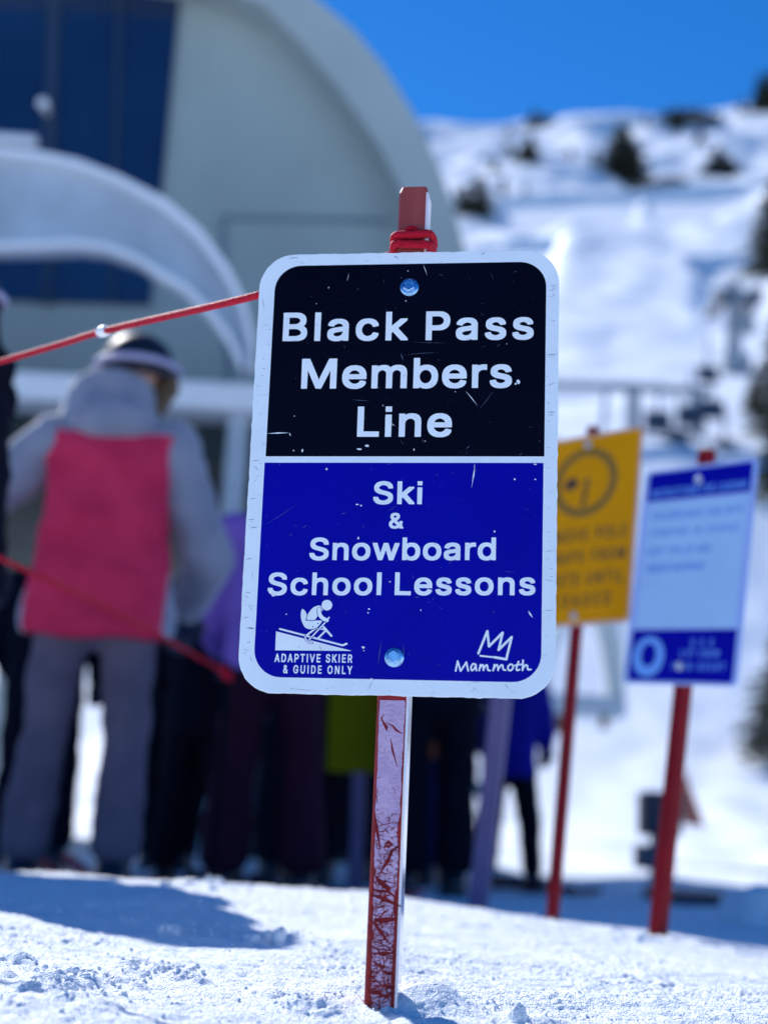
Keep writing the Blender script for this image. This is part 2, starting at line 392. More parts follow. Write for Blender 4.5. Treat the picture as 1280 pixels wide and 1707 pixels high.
# ------------------------------------------------------------------ lettering data (outlines in 1/1000 of the cap height)
GL = {"A":{"B":[957,[96,2,557,0,612,3,661,9,732,27,787,51,836,84,870,122,894,166,909,221,913,303,906,368,889,418,865,456,834,489,785,522,784,527,809,546,828,565,847,592,858,615,867,647,870,675,869,768,859,817,837,866,803,910,770,937,726,962,688,977,633,991,590,997,519,1000,114,1000,97,999,92,994],[300,176,297,182,297,248,297,418,300,420,513,421,546,418,579,411,628,390,665,363,688,335,700,314,705,297,707,286,703,270,691,248,678,232,650,208,606,189,573,182,519,177],[300,593,297,598,297,812,300,824,502,824,551,818,590,806,618,790,644,763,661,735,667,713,658,686,650,671,622,640,601,624,573,610,540,600,502,594]],"l":[357,[81,2,263,0,274,1,280,7,281,981,280,992,274,999,93,1000,82,999,76,992]],"a":[816,[276,-14,369,-15,434,-9,489,6,516,19,544,36,545,8,548,3,555,0,724,0,735,1,741,7,742,512,737,577,723,626,697,670,659,708,609,738,549,759,505,767,456,772,347,772,303,767,259,758,194,736,162,719,129,698,89,659,67,626,52,599,50,588,50,544,55,533,183,500,238,501,243,503,254,523,270,543,303,571,352,593,402,602,445,598,486,583,515,561,527,544,534,528,539,512,536,506,527,499,505,492,273,462,205,449,161,435,122,418,90,396,62,368,43,336,35,313,29,282,28,200,37,145,57,100,90,60,112,41,139,24,199,0],[358,156,319,161,298,167,270,180,254,193,239,211,232,227,238,243,248,257,265,270,287,282,336,297,380,305,539,325,542,320,541,298,535,271,522,242,500,214,467,188,436,172,407,163]],"c":[830,[373,-13,464,-15,519,-11,584,2,639,23,698,58,738,94,772,140,796,195,797,244,792,257,667,285,617,286,605,282,594,255,573,222,557,206,526,184,491,168,464,161,437,158,404,162,381,167,355,178,336,189,311,210,294,228,274,255,256,293,244,337,239,375,244,419,256,463,277,507,300,537,333,566,366,585,398,595,437,601,475,595,513,581,546,561,564,545,582,523,601,484,606,479,661,478,787,506,792,511,794,561,790,578,767,627,742,660,715,687,672,719,623,743,576,758,530,768,491,772,371,771,327,766,289,757,229,734,201,719,164,693,141,673,114,643,92,612,73,578,59,545,48,509,40,463,36,419,38,310,43,271,53,233,66,195,89,151,108,123,136,91,169,62,212,33,251,15,289,2,327,-7]],"k":[798,[80,2,257,0,267,1,273,6,275,259,278,264,317,296,328,286,585,3,601,0,798,0,809,1,815,6,817,51,814,67,488,429,787,695,791,702,792,730,791,751,787,761,771,764,567,762,278,507,275,516,274,992,267,999,257,1000,92,1000,79,998,75,992,74,976]],"P":[932,[96,2,278,0,294,4,297,18,297,336,300,338,540,339,612,346,655,354,710,372,757,396,798,425,836,466,852,491,868,522,887,582,893,637,891,730,886,762,877,795,855,844,819,893,781,927,737,954,694,973,650,986,590,996,508,1000,114,1000,97,999,92,994],[300,514,297,522,297,620,297,817,300,824,486,824,546,817,579,808,612,791,639,771,656,751,669,730,679,702,685,669,683,653,675,626,662,598,650,581,622,554,579,531,546,522,519,517,475,514]],"s":[765,[316,-13,418,-15,472,-11,527,-1,587,18,637,44,679,80,705,113,724,156,729,184,731,217,730,266,725,299,716,326,704,348,675,381,637,409,571,437,527,449,374,481,330,494,292,513,275,529,269,539,281,561,314,585,352,599,396,606,434,599,472,582,506,550,527,512,534,507,587,506,702,529,713,533,716,545,714,594,698,633,675,669,649,698,620,721,587,739,538,758,467,771,374,773,303,769,237,755,182,733,133,702,111,682,90,654,70,611,64,583,62,556,63,501,67,468,85,425,100,403,117,385,161,354,221,328,266,315,434,280,467,270,500,251,520,228,520,222,505,202,490,189,467,176,429,162,379,156,352,159,319,167,292,180,275,190,251,217,239,239,231,260,226,265,171,266,51,244,40,239,39,184,50,146,73,102,106,63,150,33,193,12,248,-4]],"M":[1318,[96,2,272,0,286,2,290,7,292,593,294,604,565,7,570,2,584,0,732,0,748,3,1016,597,1021,593,1022,582,1023,7,1027,2,1038,0,1208,0,1219,1,1224,5,1227,18,1227,73,1227,976,1224,995,1219,999,1208,1000,984,1000,967,997,704,407,661,295,619,401,349,998,300,1000,108,1000,95,998,91,992,90,976]],"e":[847,[380,-13,481,-15,535,-11,590,0,650,21,705,51,746,85,780,129,800,173,801,222,798,235,667,264,623,265,608,260,597,239,581,217,563,198,535,180,508,168,464,159,442,157,404,162,355,179,311,206,278,241,255,282,247,304,251,308,256,309,792,309,805,310,813,315,814,425,809,485,793,556,765,616,747,643,723,671,672,713,617,742,546,763,508,770,464,773,360,771,322,765,284,756,221,731,162,693,138,671,110,638,91,611,73,578,58,539,47,501,40,463,36,419,36,337,40,293,48,250,59,211,73,178,91,146,115,113,152,75,212,33,251,15,289,2,333,-7],[256,476,254,479,256,485,279,523,299,545,319,561,344,577,369,589,404,598,431,601,486,590,530,568,552,550,570,529,584,507,597,479,590,475]],"m":[1279,[80,2,257,0,267,1,273,6,275,456,279,489,294,527,310,549,328,566,350,580,371,590,404,600,421,602,459,593,498,571,523,543,537,511,539,489,539,18,541,5,547,1,557,0,733,2,738,7,739,18,739,472,745,505,760,538,793,572,826,590,875,602,920,593,963,571,984,549,994,533,1001,511,1004,483,1004,24,1006,5,1012,1,1023,0,1198,2,1203,7,1204,18,1204,538,1194,604,1186,631,1172,658,1143,698,1121,719,1094,738,1066,751,1033,763,968,775,869,775,831,771,793,762,754,748,727,735,695,713,672,692,667,693,644,719,625,735,596,753,554,768,519,774,432,776,382,771,322,753,273,724,270,757,262,763,80,762,75,757,74,740]],"b":[890,[422,-13,497,-15,547,-13,601,-3,640,9,678,26,716,50,751,80,782,115,805,151,826,195,841,244,850,293,855,364,853,446,847,490,833,545,818,583,798,620,778,649,749,681,723,704,694,723,661,741,623,756,579,766,541,771,470,773,415,771,382,767,350,758,313,742,278,720,275,726,273,994,267,999,257,1000,81,999,76,994,74,977,75,9,81,1,92,0,262,1,267,3,270,9,273,45,300,25,339,5,377,-6],[437,161,399,173,377,184,347,206,322,233,302,266,288,299,276,348,273,386,279,430,291,474,307,507,331,539,361,566,393,584,426,595,464,601,503,594,536,582,568,561,597,534,618,504,634,468,646,425,652,381,646,337,634,293,613,250,590,220,555,189,519,171,475,160]],"r":[544,[80,2,257,0,267,1,273,6,275,450,281,489,294,516,315,543,339,562,371,579,404,589,437,594,497,588,536,588,544,593,547,604,547,751,546,762,541,770,437,774,377,770,322,756,273,730,270,735,269,757,262,763,92,764,81,763,76,758]],"L":[824,[96,2,776,0,787,1,793,7,794,160,791,171,787,175,299,177,297,981,296,992,289,999,108,1000,97,999,91,992]],"i":[357,[81,2,263,0,274,1,280,7,281,713,281,724,274,731,93,732,82,731,76,724],[81,823,121,821,275,823,280,828,281,839,281,981,279,995,274,999,263,1000,93,1000,80,998,76,992,75,981]],"n":[859,[80,2,257,0,267,1,273,6,275,434,282,483,300,523,316,543,339,563,359,576,383,587,415,596,443,599,486,590,508,581,530,567,550,549,563,531,573,511,580,489,585,445,586,7,590,2,601,0,765,0,782,4,785,24,785,483,782,549,772,598,757,637,733,675,702,708,672,730,628,751,579,765,530,772,437,773,382,766,350,758,318,746,273,720,270,724,269,757,262,763,92,764,81,763,76,758]],"S":[937,[397,-14,511,-16,588,-10,664,6,724,28,759,46,790,67,832,106,850,129,869,161,887,215,892,254,892,308,891,341,885,374,873,407,860,429,834,462,812,483,757,519,686,550,615,572,451,612,369,639,325,663,303,680,292,693,280,719,284,735,299,763,321,784,344,801,369,813,407,826,473,836,511,832,549,823,588,808,615,792,637,774,650,757,667,724,673,697,681,690,856,689,872,692,877,702,877,746,870,795,852,845,827,883,796,916,746,952,684,981,626,999,538,1011,413,1011,330,1000,265,981,228,965,194,946,160,921,137,899,117,876,101,850,86,817,78,790,73,752,73,697,80,637,91,604,103,582,123,555,146,533,205,493,281,460,348,440,522,397,593,374,644,347,668,325,682,303,686,287,675,259,659,237,629,210,599,192,555,176,516,167,467,162,423,167,380,177,341,193,309,213,292,228,272,254,260,281,254,314,248,320,62,321,51,320,46,315,44,270,46,243,59,188,84,137,123,90,144,70,177,48,237,18,314,-4]],"&":[939,[346,-11,448,-12,530,-3,579,8,617,20,656,37,683,52,728,6,738,1,940,0,951,4,954,11,954,55,951,68,830,197,847,227,864,262,881,318,890,389,891,465,889,476,880,481,869,481,716,481,699,478,696,471,689,400,677,359,534,509,534,515,584,547,628,582,661,614,688,651,705,690,712,717,715,744,715,805,710,838,699,872,678,909,656,934,623,961,584,981,552,994,508,1004,453,1008,382,1008,333,1004,289,994,251,980,212,958,180,931,158,904,139,870,126,827,122,777,125,706,136,662,151,630,180,586,212,547,208,542,125,480,84,438,54,391,39,340,36,312,36,247,43,197,64,143,98,95,123,71,147,53,203,22,267,1],[393,159,366,163,338,172,294,195,274,214,260,230,246,257,241,274,256,312,279,340,316,373,349,395,355,397,540,203,536,197,519,188,475,171,431,160],[393,662,387,664,377,676,346,717,331,744,326,766,340,794,366,819,387,830,409,837,420,839,437,837,464,827,486,812,502,792,510,772,497,746,471,717]],"o":[871,[373,-13,475,-14,546,-7,617,13,667,37,721,77,765,125,789,162,802,189,823,250,831,293,835,337,833,441,828,485,819,523,795,583,780,611,754,647,732,671,701,698,672,718,637,736,568,760,524,769,481,773,371,771,327,766,289,757,229,734,201,719,164,693,141,673,114,643,92,612,73,578,59,545,48,507,40,463,36,419,36,337,40,293,48,250,60,211,89,151,108,123,136,91,169,62,212,33,251,15,289,2,327,-7],[404,162,371,171,336,189,309,211,285,239,267,268,253,304,240,359,240,392,247,436,262,477,284,518,307,545,333,567,366,585,404,597,442,600,481,593,513,581,552,556,574,534,601,496,617,458,630,408,633,375,625,326,606,271,586,239,557,206,526,184,491,168,442,158]],"w":[1189,[258,2,434,0,445,1,451,5,593,442,598,436,634,319,741,3,757,0,916,0,932,2,1176,697,1178,751,1173,762,1157,764,987,764,976,762,972,757,871,445,834,320,699,757,693,762,511,764,500,763,494,759,358,323,352,332,215,760,199,764,17,762,13,758,11,751,13,698]],"d":[890,[350,-13,442,-15,508,-8,541,1,568,13,617,45,621,9,628,1,798,0,809,1,814,7,816,977,814,994,809,999,634,1000,623,999,617,994,615,726,612,720,579,741,554,753,524,763,491,769,442,773,371,773,327,769,289,762,251,750,218,735,185,716,158,696,125,664,104,638,70,579,54,534,43,490,36,425,36,364,37,315,43,271,54,226,74,173,98,131,124,96,157,63,191,39,223,21,262,5,305,-7],[404,162,371,171,335,189,308,211,285,239,265,271,252,304,243,343,239,386,244,425,256,468,273,504,294,535,322,561,355,582,393,595,431,601,470,594,508,579,541,557,559,539,583,507,599,474,612,430,617,381,612,337,599,288,576,244,555,217,524,191,486,171,437,159]],"h":[860,[80,2,257,0,267,1,273,6,275,434,282,483,299,522,316,543,334,560,355,574,382,587,437,599,459,597,486,590,508,581,530,567,550,549,562,533,578,494,585,450,586,7,590,2,601,0,771,0,782,4,785,13,785,511,776,582,757,637,727,683,689,719,661,736,634,749,579,765,514,773,437,773,399,769,333,752,278,724,275,730,274,987,269,998,262,1000,92,1000,81,999,75,992]]},"B":{"A":[599,[-4,2,121,0,137,7,199,261,397,261,402,255,463,6,479,0,590,0,603,2,609,7,610,57,377,988,369,998,237,1000,221,992,-11,57,-12,13],[243,431,239,437,298,692,359,431]],"B":[569,[50,2,336,0,402,10,446,29,483,57,517,101,536,145,548,195,554,239,554,310,549,371,539,415,518,464,500,492,469,525,501,567,523,630,530,712,524,806,508,867,479,921,440,961,393,988,358,997,314,1000,60,1000,49,998,44,992,42,24,44,8],[193,171,189,178,189,420,193,424,303,424,325,419,347,409,384,371,405,321,409,272,391,220,369,193,336,176,303,171],[193,590,189,597,190,828,297,829,336,816,355,800,369,779,384,734,383,690,363,640,336,609,308,594,286,590]],"C":[637,[291,-11,361,-12,416,-3,463,17,508,50,551,99,584,160,609,232,623,309,623,347,614,359,484,358,479,353,460,279,431,226,388,185,361,171,333,164,294,176,255,204,218,254,190,314,174,375,164,452,163,529,171,606,188,678,210,733,239,778,272,810,300,826,333,836,368,826,399,808,421,787,444,755,465,705,478,650,487,640,608,640,619,644,622,650,621,705,603,788,581,848,549,904,511,948,471,979,421,1001,366,1012,283,1010,228,995,179,966,131,920,90,860,55,777,31,683,21,601,17,485,24,369,42,265,70,182,108,110,133,77,162,47,217,10,250,-3]],"D":[627,[50,2,308,1,358,8,402,21,455,51,501,95,545,162,573,228,596,321,609,459,606,602,586,729,556,818,537,856,508,900,451,953,391,985,341,997,292,1000,60,1000,49,998,44,992,42,24,44,8],[193,171,189,178,189,822,193,829,286,828,330,816,371,789,405,751,431,701,450,641,461,569,465,492,459,415,446,345,430,299,407,255,380,220,347,195,303,177,270,171]],"E":[523,[50,2,479,0,493,2,499,7,501,151,495,168,479,171,193,171,189,178,189,415,193,420,462,420,474,426,477,448,476,575,473,585,468,589,191,591,190,828,490,831,498,845,498,905,498,982,496,993,490,998,66,1000,52,999,44,993,42,24,44,8]],"F":[512,[50,2,170,0,181,2,187,9,189,404,446,406,457,408,464,415,465,558,458,575,193,577,189,580,189,822,193,829,473,829,489,833,494,850,494,982,491,993,484,999,66,1000,52,999,44,993,42,24,44,8]],"G":[650,[292,-11,366,-12,430,0,476,22,523,61,564,115,595,177,617,254,628,336,630,513,625,532,608,536,333,535,323,529,320,518,320,386,325,369,339,366,482,364,468,298,443,241,416,205,387,182,350,167,322,167,285,182,256,204,221,248,197,298,179,353,166,430,162,507,168,590,183,661,205,722,234,771,267,806,300,827,333,836,366,827,388,814,416,788,439,755,460,711,477,650,487,641,608,640,619,643,624,650,624,694,606,782,583,843,551,898,515,942,465,980,421,1001,366,1012,294,1011,232,997,182,970,130,920,89,860,56,782,31,683,21,601,17,485,23,369,42,265,72,177,111,105,165,44,217,10,250,-3]],"H":[645,[50,2,170,0,181,2,187,9,189,420,198,426,451,426,457,420,459,7,473,0,556,0,589,0,601,7,603,977,601,993,595,998,473,1000,459,993,457,602,451,596,192,597,189,602,187,991,181,998,165,1000,60,1000,44,993,42,24,44,8]],"I":[237,[53,2,173,0,185,2,192,13,192,977,190,993,179,999,58,999,46,988,45,24,47,8]],"J":[495,[191,-11,241,-13,286,-9,319,1,346,16,374,39,408,83,427,121,439,160,451,232,453,292,453,981,451,992,440,999,324,1000,312,997,307,986,306,298,297,237,280,197,256,171,230,159,203,173,181,198,167,226,159,259,154,369,149,380,27,383,16,381,10,375,8,287,13,210,24,155,43,101,71,58,104,24,142,2]],"K":[583,[50,2,170,0,186,7,189,316,242,401,435,6,451,0,573,0,584,1,591,7,592,57,349,558,589,939,593,982,590,993,584,999,440,1000,424,994,193,625,189,635,186,993,176,999,132,1000,60,1000,44,993,42,24,44,8]],"L":[491,[50,2,462,0,479,4,483,13,484,151,479,167,462,171,190,173,189,977,186,993,176,999,55,999,43,988,42,24,44,8]],"M":[784,[50,2,170,0,181,5,185,13,187,522,325,13,330,3,440,0,451,2,458,7,595,521,597,13,605,2,617,0,727,0,740,7,742,971,738,995,721,1000,584,1000,571,999,564,993,396,351,391,346,220,993,204,1000,99,1000,55,999,44,993,42,24,44,8]],"N":[653,[50,2,170,0,181,2,188,13,189,597,193,610,452,7,468,0,545,0,595,0,609,7,611,977,606,997,589,1000,479,1000,468,994,465,988,462,387,201,993,187,1000,99,1000,55,999,44,993,42,24,44,8]],"O":[666,[291,-11,366,-12,432,3,482,29,534,77,578,144,609,215,630,292,645,397,648,540,642,634,624,733,592,827,553,896,521,937,497,959,438,995,405,1006,366,1012,283,1010,228,995,176,964,131,920,90,860,55,777,31,683,21,601,17,485,24,369,42,265,70,182,112,105,162,47,217,10,250,-3],[328,165,289,179,256,204,234,229,206,276,189,320,174,375,166,430,162,502,166,568,175,628,188,678,212,736,239,777,267,806,294,824,333,836,372,824,399,806,428,777,454,736,478,678,491,628,500,568,504,502,500,430,492,375,478,320,460,276,432,228,410,203,372,176]],"P":[555,[50,2,170,0,186,7,189,338,193,341,341,343,380,351,407,362,446,387,478,420,501,457,518,498,536,569,543,641,541,740,527,817,507,872,478,922,435,963,385,988,341,998,303,1000,60,1000,49,998,44,992,42,24,44,8],[193,511,189,520,190,828,281,830,314,825,340,811,358,794,373,773,386,740,397,668,392,624,381,586,370,564,353,542,319,519,286,511]],"Q":[666,[476,-86,603,-87,614,-83,617,-75,616,-31,552,96,584,156,611,223,629,289,639,344,647,426,648,536,645,603,634,685,618,757,586,839,548,904,509,948,463,983,405,1006,344,1013,278,1009,234,997,204,983,148,939,96,869,58,784,32,685,19,575,19,426,31,316,52,231,82,156,123,90,162,47,217,10,278,-9,366,-12,427,1],[322,166,283,183,254,206,228,237,203,283,183,338,172,388,162,509,166,569,175,630,188,680,212,735,240,779,267,806,300,826,333,836,366,827,405,801,427,779,455,735,478,680,491,630,500,569,504,498,500,432,491,371,478,322,460,277,416,356,289,358,278,355,275,349,275,300,343,167]],"R":[560,[50,2,170,0,186,7,189,354,193,363,275,363,281,360,413,4,429,0,545,0,559,2,565,7,566,57,439,398,473,430,495,459,515,498,531,547,540,597,544,652,543,729,535,795,513,867,481,922,440,962,390,988,352,997,303,1000,60,1000,49,998,44,992,42,24,44,8],[193,534,189,542,190,828,292,829,334,817,356,800,373,778,392,729,397,663,391,630,380,596,358,563,323,542,286,534]],"S":[557,[233,-14,308,-16,358,-9,405,8,447,35,480,68,512,122,532,178,541,239,542,327,534,388,512,446,481,492,447,525,413,549,369,571,270,611,231,633,200,663,181,702,177,724,181,746,203,795,237,826,281,841,321,828,355,801,377,762,390,702,396,696,512,694,523,695,531,702,533,757,524,817,509,867,485,912,452,952,413,982,369,1002,325,1011,259,1012,215,1007,165,989,127,964,83,916,59,872,43,828,33,768,32,685,40,624,59,569,86,525,121,490,160,463,303,401,347,375,379,344,396,305,398,288,394,261,386,239,369,209,330,174,308,163,281,157,231,173,198,200,175,239,163,305,154,315,33,317,17,310,16,250,25,189,42,134,64,90,94,52,134,19,176,-2]],"T":[560,[216,2,333,0,344,1,351,7,354,828,532,829,549,833,553,850,553,982,551,993,543,999,30,1000,14,998,8,992,7,850,11,833,25,829,207,828,207,24]],"U":[646,[278,-13,336,-15,385,-11,429,2,468,22,501,48,534,87,563,135,582,185,598,257,604,339,604,978,600,995,595,999,473,1000,462,996,458,989,457,367,453,317,435,255,407,209,369,176,325,162,281,175,241,207,210,257,193,317,188,367,187,990,181,997,170,1000,66,1000,49,998,43,989,42,339,45,279,53,224,67,174,88,126,115,82,137,56,166,31,204,8,242,-7]],"V":[599,[230,2,358,0,372,2,378,7,610,944,610,988,601,999,479,1000,462,993,303,317,298,322,136,993,121,1000,11,1000,-5,998,-11,992,-11,944]],"W":[857,[169,2,303,0,318,7,424,579,430,588,538,7,546,1,573,0,678,0,693,7,868,944,869,982,865,995,848,1000,744,1000,730,999,723,993,617,395,612,397,504,993,497,999,485,1000,369,1000,353,995,243,387,133,993,121,1000,88,1000,6,1000,-10,993,-11,944]],"X":[592,[-2,2,129,0,145,7,294,326,449,4,465,0,581,0,592,1,600,7,601,57,387,514,589,944,589,988,581,999,454,1000,437,995,300,702,294,701,157,997,24,1000,6,993,4,955,7,938,206,514,-9,57,-10,13]],"Y":[589,[229,2,347,0,358,1,365,7,368,393,600,944,601,988,591,999,463,1000,446,995,298,637,292,638,143,994,127,1000,11,1000,-5,998,-11,992,-11,942,221,395,221,24]],"Z":[547,[27,2,509,0,523,2,529,7,532,151,526,168,207,173,526,856,528,982,526,993,520,998,41,1000,27,999,20,993,17,850,19,839,25,832,341,828,22,145,19,18]],"&":[559,[203,-11,270,-12,314,-5,364,14,402,41,424,6,435,0,564,0,576,6,579,17,576,61,502,193,520,248,535,315,541,397,540,470,535,476,524,478,424,478,408,475,403,463,397,381,323,513,386,590,408,628,425,672,435,722,437,782,434,837,424,879,398,937,358,979,325,998,276,1008,204,1006,155,988,114,953,82,898,70,860,63,815,64,705,80,634,120,546,67,479,44,441,22,389,11,331,10,248,16,188,30,138,50,94,82,50,116,21,149,3],[237,153,210,166,182,193,166,221,155,265,157,292,169,331,193,369,210,386,315,199,281,168],[237,673,232,678,213,722,204,766,210,793,221,816,237,835,254,843,269,832,281,816,293,777,289,755,278,727]]}}
